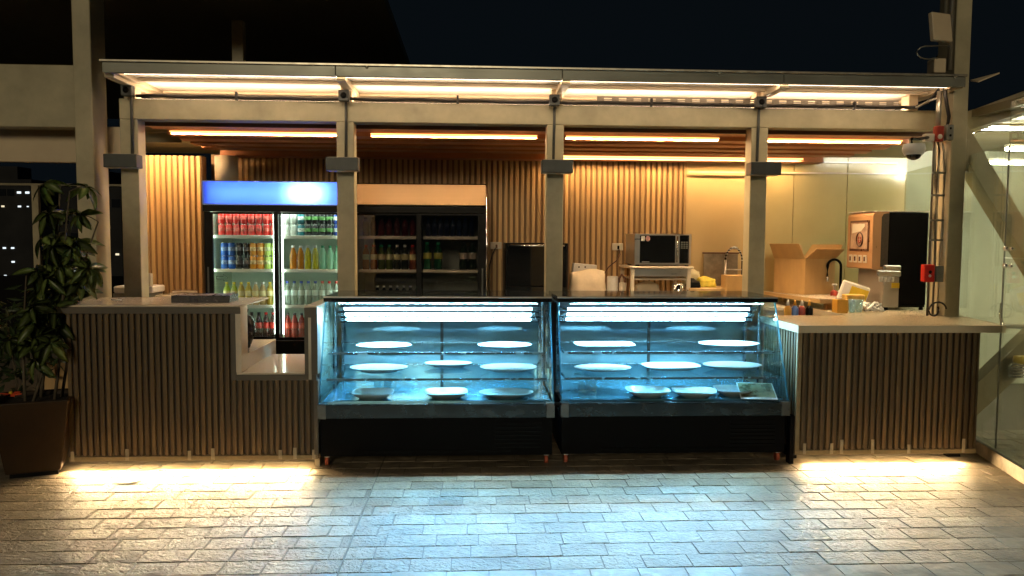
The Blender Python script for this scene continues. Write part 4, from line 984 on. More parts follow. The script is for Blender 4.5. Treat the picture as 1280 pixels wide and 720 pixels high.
    # unlit cooler
    for i in range(7):
        cn, cc, cap = [('rust', (0.42, 0.12, 0.03), RC), ('rust', (0.42, 0.12, 0.03), RC), ('moss', (0.14, 0.20, 0.05), GC), ('moss', (0.14, 0.20, 0.05), GC), ('dusk', (0.06, 0.07, 0.05), WC), ('dusk', (0.06, 0.07, 0.05), WC), ('brick', (0.34, 0.09, 0.05), RC)][i]
        bottle(cn, cc, cap, -0.96 + i * 0.070, Y, 1.327, f'{ORD[i]} {cn} coloured bottle from the left, unlit cooler left door', 'bottles in the unlit cooler', h=0.225, r=0.033, lab=(0.45, 0.40, 0.22))
    for i, x in enumerate((-0.39, -0.29, -0.06, 0.02)):
        cn, cc = ('jade', (0.02, 0.16, 0.07)) if i < 2 else ('umber', (0.03, 0.06, 0.03))
        bottle(cn, cc, GC if i < 2 else KC, x - 0.02, Y, 1.327, f'{ORD[i]} large green bottle from the left, unlit cooler right door', 'bottles in the unlit cooler', h=0.25, r=0.04, lab=(0.50, 0.48, 0.10) if i < 2 else (0.45, 0.36, 0.28))
    for i in range(8):
        bottle('ink', (0.02, 0.035, 0.09), BC, -0.40 + i * 0.056, Y, 1.627, f'{ORD[i]} dark blue bottle from the left, top shelf, unlit cooler', 'dark bottles on the top shelf of the unlit cooler', h=0.17, r=0.025)
    for i in range(7):
        cn, cc = ('brick', (0.25, 0.03, 0.03))
        bottle('wine', (0.16, 0.025, 0.03), KC, -0.96 + i * 0.070, Y, 1.627, f'{ORD[i]} dark red bottle from the left, top shelf, unlit cooler', 'dark bottles on the top shelf of the unlit cooler', h=0.17, r=0.03)
    for i in range(7):
        bottle('slate', (0.05, 0.06, 0.09), WC, -0.86 + i * 0.060, Y, 1.007, f'{ORD[i]} small dark bottle from the left, third shelf, unlit cooler', 'small dark bottles on the third shelf of the unlit cooler', h=0.175, r=0.027)
stock()

# ------------------------------------------------------------------ things on the counters
def build_interior_items():
    t = thing('back_counter', 'pale counter along the wooden slat wall behind the display cases', 'counter', (1.5, 2.0, 0))
    mb = MB(); mb.box(0.20, 2.95, 1.55, 2.32, 0.965, 1.0, 0.004); mb.build('top_slab', M['quartz'], t)
    mb = MB(); mb.box(0.22, 2.95, 1.62, 2.32, 0.0, 0.963); mb.build('carcass', M['cream_plastic'], t)
    # black oven
    t = thing('oven', 'black glass fronted oven on the back counter against the slats', 'oven', (0.6, 1.95, 1.0))
    mb = MB(); mb.box(0.305, 0.885, 1.72, 2.30, 1.02, 1.575, 0.006); mb.build('body', M['black'], t)
    mb = MB(); mb.box(0.32, 0.87, 1.70, 1.719, 1.18, 1.555, 0.004); mb.build('door', M['black_gloss'], t)
    mb = MB(); mb.box(0.32, 0.87, 1.70, 1.719, 1.03, 1.172, 0.004); mb.build('control_panel', M['black_gloss'], t)
    mb = MB(); mb.tube([(0.345, 1.675, 1.552), (0.845, 1.675, 1.552)], 0.009, 8); mb.tube([(0.36, 1.675, 1.552), (0.36, 1.70, 1.552)], 0.006, 6); mb.tube([(0.83, 1.675, 1.552), (0.83, 1.70, 1.552)], 0.006, 6); mb.build('handle', M['chrome'], t)
    for x in (0.40, 0.52):
        mb = MB(); mb.ball((x, 1.695, 1.10), 0.022, 1, 0.5, 1, 12, 8); mb.build('knob', M['dark_steel'], t)
    for x in (0.34, 0.85):
        for y in (1.76, 2.24):
            mb = MB(); mb.box(x - 0.02, x + 0.02, y - 0.02, y + 0.02, 1.0, 1.02); mb.build('foot', M['steel'], t)
    # white bags
    def sack(x0, x1, y0, y1, z0, z1, m, label, name='paper_bag', rz=0.0, cat='bag', sag=0.02):
        b = MB(); nx, nz = 10, 8
        cx, cyy = (x0 + x1) / 2, (y0 + y1) / 2
        hw, hd, h = (x1 - x0) / 2, (y1 - y0) / 2, z1 - z0
        rings = []
        for j in range(nz + 1):
            tt = j / nz; ring = []
            sc = 1.0 - 0.10 * tt ** 2 + 0.03 * math.sin(tt * 7)
            thin = 1.0 - 0.75 * max(0, tt - 0.75) / 0.25
            for k in range(24):
                a = 2 * math.pi * k / 24; e = 6
                q = (abs(math.cos(a)) ** e + abs(math.sin(a)) ** e) ** (-1 / e)
                ring.append(b.bm.verts.new((hw * sc * math.cos(a) * q + random.uniform(-1, 1) * 0.003, hd * sc * thin * math.sin(a) * q + random.uniform(-1, 1) * 0.004, h * tt + (sag * math.sin(3 * math.cos(a) + x0) if j == nz else 0))))
            rings.append(ring)
        for j in range(nz):
            for k in range(24):
                f = b.bm.faces.new((rings[j][k], rings[j][(k + 1) % 24], rings[j + 1][(k + 1) % 24], rings[j + 1][k])); f.smooth = True
        b.bm.faces.new(rings[0][::-1]); b.bm.faces.new(rings[-1])
        bmesh.ops.recalc_face_normals(b.bm, faces=b.bm.faces[:])
        o = b.build(name, m); o.location = (cx, cyy, z0); o.rotation_euler.z = rz
        return tag(o, label, cat)
    sack(0.92, 1.27, 1.80, 2.0, 1.0, 1.315, M['off_white_bag'], 'large crumpled white paper bag beside the black oven')
    t = thing('tissue_box', 'small tilted white box resting behind the crumpled paper bag', 'box', (1.07, 2.06, 1.0))
    mb = MB(); mb.box(0.96, 1.19, 2.02, 2.10, 1.0, 1.375, 0.004, rot=(0, R(5), 0)); mb.build('carton', M['white'], t)
    for x in (1.03, 1.09):
        mb = MB(); mb.ball((x, 2.019, 1.345), 0.008, 1, 0.4, 1, 8, 6); mb.build('hole', M['black'], t)
    t = thing('paper_roll', 'white paper roll standing beside a dark holder', 'paper roll', (1.35, 1.95, 1.0))
    mb = MB(); mb.lathe([(0.05, 0), (0.055, 0.01), (0.055, 0.25), (0.05, 0.26), (0.02, 0.26)], (1.345, 1.95, 1.0), 18); mb.build('roll', M['white'], t)
    t = thing('cup_holder', 'dark brown cup dispenser beside the white paper roll', 'dispenser', (1.44, 1.93, 1.0))
    mb = MB(); mb.tube([(1.405, 1.93, 1.0), (1.405, 1.93, 1.24), (1.43, 1.93, 1.275), (1.46, 1.93, 1.24), (1.475, 1.93, 1.0)], 0.014, 8); mb.build('frame', M['ceil_dark'], t)
    mb = MB(); mb.lathe([(0.03, 0), (0.038, 0.2), (0.03, 0.2)], (1.44, 1.93, 1.0), 14); mb.build('cup', M['cream_plastic'], t)
    # stand with microwave
    t = thing('metal_stand', 'pale metal table stand carrying the microwave', 'stand', (1.76, 1.95, 1.0))
    mb = MB(); mb.box(1.46, 2.06, 1.70, 2.24, 1.345, 1.365, 0.004); mb.build('top', M['cream_plastic'], t)
    mb = MB(); mb.box(1.50, 2.02, 1.722, 1.735, 1.27, 1.342, 0.002); mb.build('apron', M['steel'], t)
    for x in (1.49, 2.02):
        for y in (1.73, 2.20):
            mb = MB(); mb.box(x - 0.017, x + 0.017, y - 0.017, y + 0.017, 1.0, 1.3445, 0.003); mb.build('leg', M['cream_plastic'], t)
    mb = MB(); mb.box(1.51, 2.0, 1.74, 2.2, 1.235, 1.25, 0.003); mb.build('shelf', M['cream_plastic'], t)
    t = thing('microwave', 'steel framed microwave with black door on the metal stand', 'microwave', (1.78, 1.9, 1.366))
    mb = MB(); mb.box(1.515, 2.055, 1.775, 2.18, 1.378, 1.668, 0.005); mb.build('body', M['steel'], t)
    mb = MB(); mb.box(1.565, 1.90, 1.762, 1.7745, 1.395, 1.652, 0.003); d = mb.build('door', M['black_gloss'], t)
    mb = MB(); mb.tube([(1.915, 1.745, 1.405), (1.915, 1.74, 1.5), (1.915, 1.745, 1.645)], 0.010, 8); mb.build('handle', M['chrome'], d)
    mb = MB(); mb.box(1.942, 2.03, 1.764, 1.7745, 1.39, 1.655, 0.003); cp = mb.build('control_panel', M['black_gloss'], t)
    for i in range(4):
        for j in range(3):
            mb = MB(); mb.box(1.952 + j * 0.024, 1.970 + j * 0.024, 1.7615, 1.7635, 1.53 + i * 0.018, 1.541 + i * 0.018); mb.build('button', M['gray_box'], cp)
    mb = MB(); mb.box(1.575, 1.608, 1.7595, 1.7615, 1.60, 1.645); mb.build('sticker', M['white'], d)
    mb = MB(); mb.lathe([(0.021, 0), (0.021, 0.002)], (0, 0, 0), 14, 1, 1.25)
    for v in mb.bm.verts: v.co = Vector((1.638 + v.co.x, 1.7598 + v.co.z, 1.622 + v.co.y))
    mb.build('sticker', mat('pink_sticker', (0.75, 0.40, 0.38), 0.5, var=0.3, scale=60), d)
    mb = MB(); mb.box(1.585, 1.655, 1.7605, 1.7615, 1.401, 1.407); mb.build('brand_mark', M['white'], d)
    for x in (1.55, 2.02):
        for y in (1.80, 2.15):
            mb = MB(); mb.box(x - 0.015, x + 0.015, y - 0.015, y + 0.015, 1.366, 1.378); mb.build('foot', M['black'], t)
    # steel kettle under the stand
    t = thing('blender_jug', 'steel jug standing under the right side of the microwave stand', 'jug', (1.90, 1.66, 1.0))
    mb = MB(); mb.lathe([(0.055, 0), (0.06, 0.02), (0.05, 0.12), (0.058, 0.2), (0.03, 0.215)], (1.90, 1.64, 1.0), 16); mb.build('body', M['chrome'], t)
    mb = MB(); mb.tube([(1.955, 1.64, 1.16), (1.99, 1.64, 1.15), (1.985, 1.64, 1.06), (1.95, 1.64, 1.05)], 0.007, 6); mb.build('handle', M['chrome'], t)
    sack(1.56, 1.80, 1.86, 2.0, 1.0, 1.20, M['off_white_bag'], 'folded beige bag stored under the microwave stand')
    # clutter on the right part of the back counter
    mb = MB(); mb.box(2.02, 2.52, 1.70, 2.05, 1.06, 1.165, 0.006)
    solo('wooden_tray', mb, M['wood_light'], 'shallow wooden tray on the back counter under the yellow bag', 'tray', loc=(2.27, 1.88, 1.0))
    sack(2.14, 2.31, 1.78, 1.92, 1.165, 1.255, mat('yellow_bag', (0.70, 0.56, 0.06), 0.5, var=0.2, scale=20), 'small bright yellow bag on the wooden tray', sag=0.015)
    sack(2.03, 2.20, 1.92, 2.04, 1.165, 1.33, mat('cream_sack', (0.68, 0.60, 0.38), 0.6, var=0.2, scale=20), 'pale crumpled bag right of the microwave', sag=0.03)
    sack(2.02, 2.14, 1.72, 1.84, 1.165, 1.235, M['black'], 'small black pouch lying beside the microwave stand', sag=0.02)
    t = thing('framed_board', 'grey translucent board with a dark top edge behind the coil faucet', 'board', (2.47, 2.22, 1.0))
    mb = MB(); mb.box(2.31, 2.655, 2.20, 2.215, 1.10, 1.475, 0.002); mb.build('sheet', mat('board_sheet', (0.30, 0.25, 0.18), 0.35, var=0.4, scale=9), t)
    mb = MB(); mb.box(2.30, 2.665, 2.19, 2.225, 1.476, 1.492, 0.002); mb.build('top_edge', M['ceil_dark'], t)
    t = thing('coil_faucet', 'tall chrome faucet with a spring hose in front of the grey board', 'faucet', (2.43, 1.9, 1.0))
    mb = MB(); mb.tube([(2.425, 1.9, 1.0), (2.425, 1.9, 1.42)], 0.012, 8); mb.build('column', M['steel'], t)
    arc = [(2.425 + 0.082 * (1 - math.cos(a)), 1.9, 1.42 + 0.12 * math.sin(a)) for a in [math.pi * k / 12 for k in range(13)]] + [(2.589, 1.9, 1.3), (2.589, 1.9, 1.22)]
    mb = MB(); mb.tube(arc, 0.008, 8); mb.build('hose', M['cable'], t)
    for k in range(0, 13):
        p = arc[k]; mb = MB(); mb.tube([(p[0] - 0.011, 1.9, p[2]), (p[0] + 0.011, 1.9, p[2])] if k in (5, 6, 7) else [(p[0], 1.9, p[2] - 0.004), (p[0], 1.9, p[2] + 0.004)], 0.012, 8); mb.build('spring_coil', M['steel'], t)
    mb = MB(); mb.tube([(2.425, 1.9, 1.33), (2.589, 1.9, 1.33)], 0.007, 6); mb.build('support_arm', M['steel'], t)
    mb = MB(); mb.box(2.36, 2.57, 1.66, 1.82, 1.0, 1.285, 0.003)
    solo('cardboard_box', mb, M['card'], 'small closed cardboard box beside the rightmost post', 'box', loc=(2.46, 1.74, 1.0))
    # outlets
    def outlet(x, z, m, label):
        t = thing('power_outlet', label, 'outlet', (x, 2.325, z), group='wall outlets')
        mb = MB(); mb.box(x - 0.056, x + 0.056, 2.312, 2.328, z - 0.036, z + 0.036, 0.004); mb.build('plate', M['cream_plastic'], t)
        mb = MB(); mb.box(x - 0.004, x + 0.016, 2.298, 2.3115, z - 0.024, z + 0.012, 0.003); mb.build('plug', M[m], t)
        return t
    outlet(0.235, 1.545, 'ceil_dark', 'cream wall outlet between the unlit cooler and the oven')
    mb = MB(); mb.tube([(0.23, 2.29, 1.52), (0.20, 2.27, 1.46), (0.17, 2.28, 1.35), (0.165, 2.28, 1.2), (0.17, 2.28, 1.02)], 0.006, 6)
    solo('loose_cord', mb, M['cable'], 'dark cord hanging from the outlet beside the unlit cooler', 'cord', loc=(0.2, 2.28, 1.0))
    outlet(1.46, 1.54, 'black', 'cream wall outlet above the paper roll left of the microwave')
    mb = MB(); mb.tube([(1.47, 2.29, 1.515), (1.475, 2.25, 1.46), (1.43, 2.22, 1.40), (1.35, 2.2, 1.34), (1.30, 2.2, 1.26), (1.29, 2.2, 1.02)], 0.006, 6)
    solo('loose_cord', mb, M['ceil_dark'], 'brown cord curving down from the outlet above the paper roll', 'cord', loc=(1.4, 2.2, 1.0))

    # ----- right corner: board, carton, coffee machine
    mb = MB(); mb.prism([(2.93, 2.24, 1.066), (3.02, 1.16, 1.066), (3.30, 1.16, 1.066), (3.55, 2.24, 1.066)], (0, 0, 0.034))
    t = thing('serving_board', 'pale board with a wooden edge laid across the right counter', 'board', (3.1, 1.7, 1.0))
    mb.build('plank', M['wood_light'], t)
    mb = MB(); mb.prism([(2.932, 2.238, 1.1005), (3.022, 1.162, 1.1005), (3.298, 1.162, 1.1005), (3.548, 2.238, 1.1005)], (0, 0, 0.004)); mb.build('laminate', M['quartz'], t)
    for x, y in ((3.1, 2.1), (3.14, 1.28)):
        mb = MB(); mb.box(x, x + 0.06, y, y + 0.06, 1.004, 1.0655); mb.build('block', M['wood_light'], t)
    # open carton
    t = thing('open_carton', 'large open cardboard carton with raised flaps', 'carton', (3.215, 1.93, 1.106), R(24))
    w, d, h, th = 0.20, 0.19, 0.335, 0.006
    mb = MB(); mb.box(-w, w, -d, -d + th, 0, h); mb.box(-w, w, d - th, d, 0, h); mb.box(-w, -w + th, -d + th, d - th, 0, h); mb.box(w - th, w, -d + th, d - th, 0, h); mb.box(-w + th, w - th, -d + th, d - th, 0, th); mb.build('box', M['card'], t, local=True)
    def flap(p0, p1, out, lift, L=0.165):
        p0, p1 = Vector(p0), Vector(p1); o = Vector(out) * L * math.cos(lift) + Vector((0, 0, L * math.sin(lift)))
        e = (p1 - p0) * 0.02
        n = o.cross(p1 - p0).normalized() * 0.005
        mb = MB(); mb.prism([p0, p1, p1 + o - e, p0 + o + e], n); mb.build('flap', M['card'], t, local=True)
    flap((-w, -d - 0.001, h), (w, -d - 0.001, h), (0, -1, 0), R(38), 0.15)
    flap((-w, d, h), (w, d, h), (0, 1, 0), R(80), 0.13)
    flap((-w - 0.001, -d, h), (-w - 0.001, d, h), (-1, 0, 0), R(62), 0.16)
    flap((w + 0.001, -d, h), (w + 0.001, d, h), (1, 0, 0), R(50), 0.17)
    # coffee machine: front faces the barista (left), black side towards the camera
    t = thing('coffee_machine', 'tall black coffee machine with a copper coloured touch front', 'coffee machine', (3.75, 1.45, 1.004))
    mb = MB(); mb.box(3.645, 4.005, 1.22, 1.66, 1.045, 1.862, 0.008); mb.build('body', M['black_matte'], t)
    mb = MB(); mb.prism([(3.50, 1.215, 1.372), (3.50, 1.215, 1.83), (3.508, 1.215, 1.855), (3.535, 1.215, 1.868), (3.642, 1.215, 1.868), (3.642, 1.215, 1.36), (3.515, 1.215, 1.36)], (0, 0.45, 0)); mb.build('front_head', M['machine_copper'], t)
    mb = MB(); mb.prism([(3.575, 1.2135, 1.385), (3.575, 1.2135, 1.82), (3.59, 1.2135, 1.845), (3.62, 1.2135, 1.853), (3.642, 1.2135, 1.853), (3.642, 1.2135, 1.385)], (0, 0.001, 0)); mb.build('head_side_panel', M['machine_dark'], t)
    mb = MB(); mb.box(3.50, 4.003, 1.217, 1.663, 1.8685, 1.874, 0.002); mb.build('top_plate', M['cream_plastic'], t)
    mb = MB(); mb.box(3.494, 3.4995, 1.27, 1.61, 1.52, 1.795, 0.002); scr = mb.build('screen', M['machine_brown'], t)
    mb = MB(); mb.box(3.4915, 3.4935, 1.292, 1.588, 1.54, 1.775); mb.build('display', M['machine_screen'], scr)
    mb = MB(); mb.tube([(3.489, 1.42 + 0.055 * math.cos(a), 1.625 + 0.062 * math.sin(a)) for a in [2 * math.pi * q / 24 for q in range(25)]], 0.007, 6); mb.build('logo_ring', M['machine_brown'], scr)
    mb = MB(); mb.tube([(3.489, 1.42 + 0.022 * math.sin(a), 1.625 + 0.03 * math.cos(a)) for a in [R(40 + 20 * q) for q in range(15)]], 0.006, 6); mb.build('logo_mark', M['red_faded'], scr)
    mb = MB(); mb.prism([(3.4905, 1.40, 1.70), (3.4905, 1.56, 1.68), (3.4905, 1.56, 1.765), (3.4905, 1.34, 1.765), (3.4905, 1.34, 1.74)], (-0.001, 0, 0)); mb.build('logo_banner', M['cream_plastic'], scr)
    for k in range(4):
        y = 1.30 + k * 0.085
        mb = MB(); mb.box(3.493, 3.4995, y, y + 0.06, 1.415, 1.485, 0.002); b = mb.build('button', M['cream_plastic'], t)
        mb = MB(); mb.box(3.4905, 3.4925, y + 0.018, y + 0.044, 1.43, 1.47); mb.build('icon', M['machine_brown'], b)
    mb = MB(); mb.box(3.54, 3.75, 1.175, 1.219, 1.30, 1.355, 0.01); mb.box(3.60, 3.75, 1.18, 1.219, 1.355, 1.40, 0.008); mb.build('spout_hood', M['steel'], t)
    for k in range(4):
        mb = MB(); mb.lathe([(0.014, 0), (0.018, 0.03), (0.018, 0.045)], (3.575 + k * 0.035, 1.20, 1.255), 10); mb.build('nozzle', M['white'], t)
    mb = MB(); mb.box(3.60, 3.745, 1.20, 1.2195, 1.03, 1.298, 0.004); mb.build('steel_panel', M['machine_panel'], t)
    mb = MB(); mb.box(3.61, 3.6445, 1.221, 1.655, 1.03, 1.358, 0.003); mb.build('steel_panel', M['machine_panel'], t)
    mb = MB(); mb.box(3.675, 3.745, 1.1965, 1.1995, 1.20, 1.245); mb.build('yellow_label', M['yellow'], t)
    mb = MB(); mb.box(3.55, 4.0, 1.23, 1.65, 1.028, 1.0445); mb.build('base', M['black'], t)
    for x in (3.66, 3.98):
        for y in (1.25, 1.62):
            mb = MB(); mb.lathe([(0.02, 0), (0.016, 0.024)], (x, y, 1.004), 10); mb.build('foot', M['black'], t)
    # cord loop by the machine
    mb = MB(); mb.tube([(3.74 + 0.055 * math.cos(a) - 0.01 * a, 0.60, 1.07 + 0.055 * math.sin(a)) for a in [R(20 * k) for k in range(20)]], 0.007, 6)
    solo('loose_cord', mb, M['cable'], 'black looped cord at the foot of the conduits on the right column', 'cord', loc=(3.74, 0.6, 1.01))
    # white hose coil
    t = thing('hose_coil', 'crumpled white hose coil lying in front of the coffee machine', 'hose', (3.42, 1.0, 1.008))
    rh = random.Random(21); pts = []
    for k in range(54):
        a = k * 0.95
        pts.append((3.405 + 0.085 * math.cos(a * 0.61) + rh.uniform(-0.018, 0.018), 1.0 + 0.05 * math.sin(a * 0.83) + rh.uniform(-0.015, 0.015), 1.052 + 0.034 * math.sin(a * 0.77 + 1) + rh.uniform(-0.01, 0.01)))
    sm = [tuple((a + b + c) / 3 for a, b, c in zip(pts[q - 1], pts[q], pts[q + 1])) for q in range(1, 53)]
    mb = MB(); mb.tube(sm[:34], 0.012, 6); mb.build('loop', M['white'], t)
    mb = MB(); mb.tube(sm[33:], 0.009, 6); mb.build('tail', M['gray_box'], t)
    # packages
    t = thing('snack_pack', 'white and yellow snack package leaning left of the coffee machine', 'package', (3.42, 1.35, 1.004), R(-20))
    mb = MB(); mb.box(-0.13, 0.10, -0.05, 0.05, 0.0, 0.23, 0.012, rot=(0, R(18), 0)); mb.build('pouch', M['white'], t, local=True)
    mb = MB(); mb.box(-0.055, 0.095, -0.053, -0.0505, 0.09, 0.20, rot=(0, R(18), 0), about=(-0.015, 0, 0.115)); mb.build('print', M['yellow'], t, local=True)
    mb = MB(); mb.ball((0.0, -0.055, 0.12), 0.024, 1.2, 0.1, 0.8, 10, 6); mb.build('green_mark', mat('green_print', (0.2, 0.5, 0.05), 0.5), t, local=True)
    mb = MB(); mb.box(3.24, 3.40, 1.12, 1.22, 1.004, 1.145, 0.006)
    solo('clear_crate', mb, mat('amber_box', (0.62, 0.40, 0.10), 0.35, var=0.25, scale=25), 'amber coloured box in front of the white snack package', 'box', loc=(3.3, 1.17, 1.004))
    mb = MB(); mb.box(2.95, 3.03, 0.98, 1.06, 1.008, 1.125, 0.004)
    t = thing('orange_box', 'small orange box at the end of the wooden edged board', 'box', (2.99, 1.0, 1.0))
    mb = MB(); mb.box(3.06, 3.15, 0.92, 1.02, 1.004, 1.118, 0.003); mb.build('carton', M['orange_card'], t)
    mb = MB(); mb.box(3.07, 3.14, 0.945, 0.995, 1.1185, 1.122); mb.build('opening', M['black'], t)
    for i, (x, y) in enumerate(((3.19, 0.93), (3.26, 0.95), (3.22, 0.99))):
        mb = MB(); mb.lathe([(0.024, 0), (0.034, 0.11), (0.032, 0.11), (0.022, 0.004)], (x, y, 1.008), 14)
        solo('plastic_cup', mb, M['acrylic'], ['leftmost clear plastic cup beside the orange box', 'clear plastic cup nearest the white hose coil', 'clear plastic cup standing behind the other two'][i], 'cup', 'clear cups beside the orange box', loc=(x, y, 1.008))
    t = thing('gooseneck_faucet', 'black gooseneck faucet left of the coffee machine', 'faucet', (3.46, 1.75, 1.0))
    arc = [(3.49, 1.75, 1.0), (3.49, 1.75, 1.35)] + [(3.425 + 0.065 * math.cos(a), 1.75, 1.37 + 0.065 * math.sin(a)) for a in [math.pi * k / 10 for k in range(11)]] + [(3.36, 1.75, 1.27)]
    mb = MB(); mb.tube(arc, 0.0125, 10); mb.build('neck', M['black'], t)
    mb = MB(); mb.tube([(3.36, 1.75, 1.275), (3.36, 1.75, 1.225)], 0.013, 8); mb.build('nozzle', M['chrome'], t)
    mb = MB(); mb.lathe([(0.03, 0), (0.03, 0.03), (0.02, 0.14)], (3.49, 1.75, 1.004), 12); mb.build('base', M['white'], t)
    t = thing('soap_bottle', 'red and white pump bottle beside the black gooseneck faucet', 'bottle', (3.36, 1.6, 1.0))
    mb = MB(); mb.lathe([(0.035, 0), (0.035, 0.13), (0.012, 0.15)], (3.37, 1.62, 1.004), 14); mb.build('body', M['red_faded'], t)
    mb = MB(); mb.lathe([(0.012, 0.15), (0.012, 0.19), (0.025, 0.195), (0.02, 0.21)], (3.37, 1.62, 1.004), 10); mb.build('pump', M['white'], t)
    # condiment bottles on the low shelf between case and counter
    for i, (x, cn, m) in enumerate(((2.66, 'orange', 'orange_card'), (2.72, 'blue', None), (2.78, 'red', 'red_faded'), (2.845, 'dark', 'black'), (2.69, 'brown', 'ceil_dark'), (2.81, 'white', 'white'))):
        y = 0.98 if i < 4 else 1.05
        t = thing('condiment_bottle', f'{cn} condiment bottle in the cluster behind the right counter edge', 'bottle', (x, y, 0.925), group='condiment bottles')
        mm = M[m] if m else mat('blue_plastic', (0.10, 0.18, 0.45), 0.4)
        mb = MB(); mb.lathe([(0.027, 0), (0.03, 0.01), (0.03, 0.11), (0.012, 0.14)], (0, 0, 0), 14); mb.build('body', mm, t, local=True)
        mb = MB(); mb.lathe([(0.013, 0.138), (0.011, 0.165), (0.004, 0.185)], (0, 0, 0), 10); mb.build('nozzle', M['orange_card'] if i % 2 else M['white'], t, local=True)
    t = thing('low_shelf', 'pale low shelf behind the right display case holding condiments', 'shelf', (2.75, 1.0, 0))
    mb = MB(); mb.box(2.60, 2.95, 0.90, 1.12, 0.895, 0.925, 0.003); mb.build('board', M['quartz'], t)
    mb = MB(); mb.box(2.60, 2.95, 1.10, 1.13, 0.0, 0.894); mb.build('panel', M['cream_plastic'], t)
    # ----- left counter items
    t = thing('plastic_tray', 'black folded plastic tray on the left counter top', 'tray', (-1.93, 0.32, 1.1435), R(2))
    mb = MB(); mb.box(-0.20, 0.20, -0.12, -0.114, 0.0, 0.052, 0.002); mb.box(-0.20, 0.20, 0.114, 0.12, 0.0, 0.052, 0.002); mb.box(-0.20, -0.194, -0.113, 0.113, 0, 0.05, 0.002); mb.box(0.194, 0.20, -0.113, 0.113, 0, 0.05, 0.002); mb.box(-0.193, 0.193, -0.113, 0.113, 0, 0.006); mb.build('body', M['tray_black'], t, local=True)
    mb = MB(); mb.poly([(-0.19, -0.108, 0.04), (0.0, -0.108, 0.02), (0.19, -0.108, 0.045), (0.19, 0.108, 0.062), (0.03, 0.108, 0.04), (-0.19, 0.108, 0.055)]); mb.prism([(-0.188, -0.105, 0.030), (0.188, -0.105, 0.034), (0.188, 0.105, 0.050), (-0.188, 0.105, 0.044)], (0, 0, 0.003)); mb.build('liner', M['tray_liner'], t, local=True)
    t = thing('rubbish_bag', 'black knotted bag standing on the inner shelf in the notch', 'bag', (-1.72, 0.55, 0.783))
    mb = MB(); mb.lathe([(0.035, 0), (0.05, 0.03), (0.075, 0.12), (0.07, 0.19), (0.045, 0.235), (0.02, 0.25)], (-1.705, 0.5, 0.783), 16)
    for v in mb.bm.verts: v.co += Vector((random.uniform(-1, 1), random.uniform(-1, 1), 0)) * 0.004
    mb.build('sack', M['tray_black'], t)
    mb = MB(); mb.lathe([(0.012, 0), (0.02, 0.015), (0.028, 0.04)], (-1.705, 0.5, 1.03), 10); mb.build('knot', M['tray_black'], t)
    # side counter at the back left with papers and a printer
    t = thing('side_counter', 'pale side counter in front of the narrow slatted panel', 'counter', (-2.8, 1.6, 0))
    mb = MB(); mb.box(-3.15, -2.40, 1.25, 2.0, 1.045, 1.08, 0.003); mb.build('top_slab', M['quartz'], t)
    mb = MB(); mb.box(-3.12, -2.42, 1.3, 2.0, 0.0, 1.044); mb.build('carcass', M['cream_plastic'], t)
    t = thing('printer', 'white and grey printer on the side counter behind the leftmost post', 'printer', (-2.93, 1.45, 1.08))
    mb = MB(); mb.box(-3.06, -2.74, 1.35, 1.6, 1.08, 1.13, 0.006); mb.build('base', M['gray_box'], t)
    mb = MB(); mb.box(-3.05, -2.72, 1.34, 1.6, 1.131, 1.19, 0.01); mb.build('lid', M['white'], t)
    mb = MB(); mb.box(-2.80, -2.74, 1.36, 1.40, 1.191, 1.30, 0.006); mb.build('paper_guide', M['cream_plastic'], t)
    for i, (x, y, rz, w, d, h) in enumerate(((-2.62, 1.42, 8, 0.22, 0.16, 0.03), (-2.50, 1.62, -14, 0.25, 0.2, 0.022), (-2.62, 1.74, 22, 0.22, 0.16, 0.045))):
        b = MB(); b.box(-w / 2, w / 2, -d / 2, d / 2, 0, h * 0.6, 0.002); b.box(-w / 2 + 0.02, w / 2 + 0.01, -d / 2 + 0.01, d / 2 + 0.02, h * 0.61, h, 0.002)
        o = b.build('paper_stack', M['off_white_bag'] if i % 2 else M['quartz']); o.location = (x, y, 1.0805); o.rotation_euler.z = R(rz)
        tag(o, ['thin paper stack at the front of the side counter', 'pale paper stack near the lit cooler on the side counter', 'thick paper stack against the narrow slatted panel'][i], 'paper')
    mb = MB(); mb.tube([(-2.64, 0.42, 1.15), (-2.52, 0.30, 1.155)], 0.006, 6)
    solo('pen', mb, M['white'], 'pale pen lying on the left counter beside the leftmost post', 'pen', loc=(-2.58, 0.36, 1.144))
M['machine_panel'] = mat('machine_panel', (0.40, 0.35, 0.29), 0.4, metal=0.1, var=0.04)
M['machine_copper'] = mat('copper_paint', (0.56, 0.32, 0.16), 0.35, metal=0.35, var=0.05)
M['machine_dark'] = mat('machine_side', (0.05, 0.04, 0.03), 0.4, var=0.2, scale=60)
M['machine_brown'] = mat('machine_brown', (0.09, 0.035, 0.02), 0.3)
M['machine_screen'] = mat('machine_screen', (0.42, 0.28, 0.20), 0.15, var=0.35, scale=10)
M['tray_black'] = mat('black_film', (0.018, 0.016, 0.018), 0.22, var=0.4, scale=20, bump=0.006, bscale=18)
M['tray_liner'] = mat('tray_liner', (0.16, 0.14, 0.13), 0.3, var=0.6, scale=25)
build_interior_items()

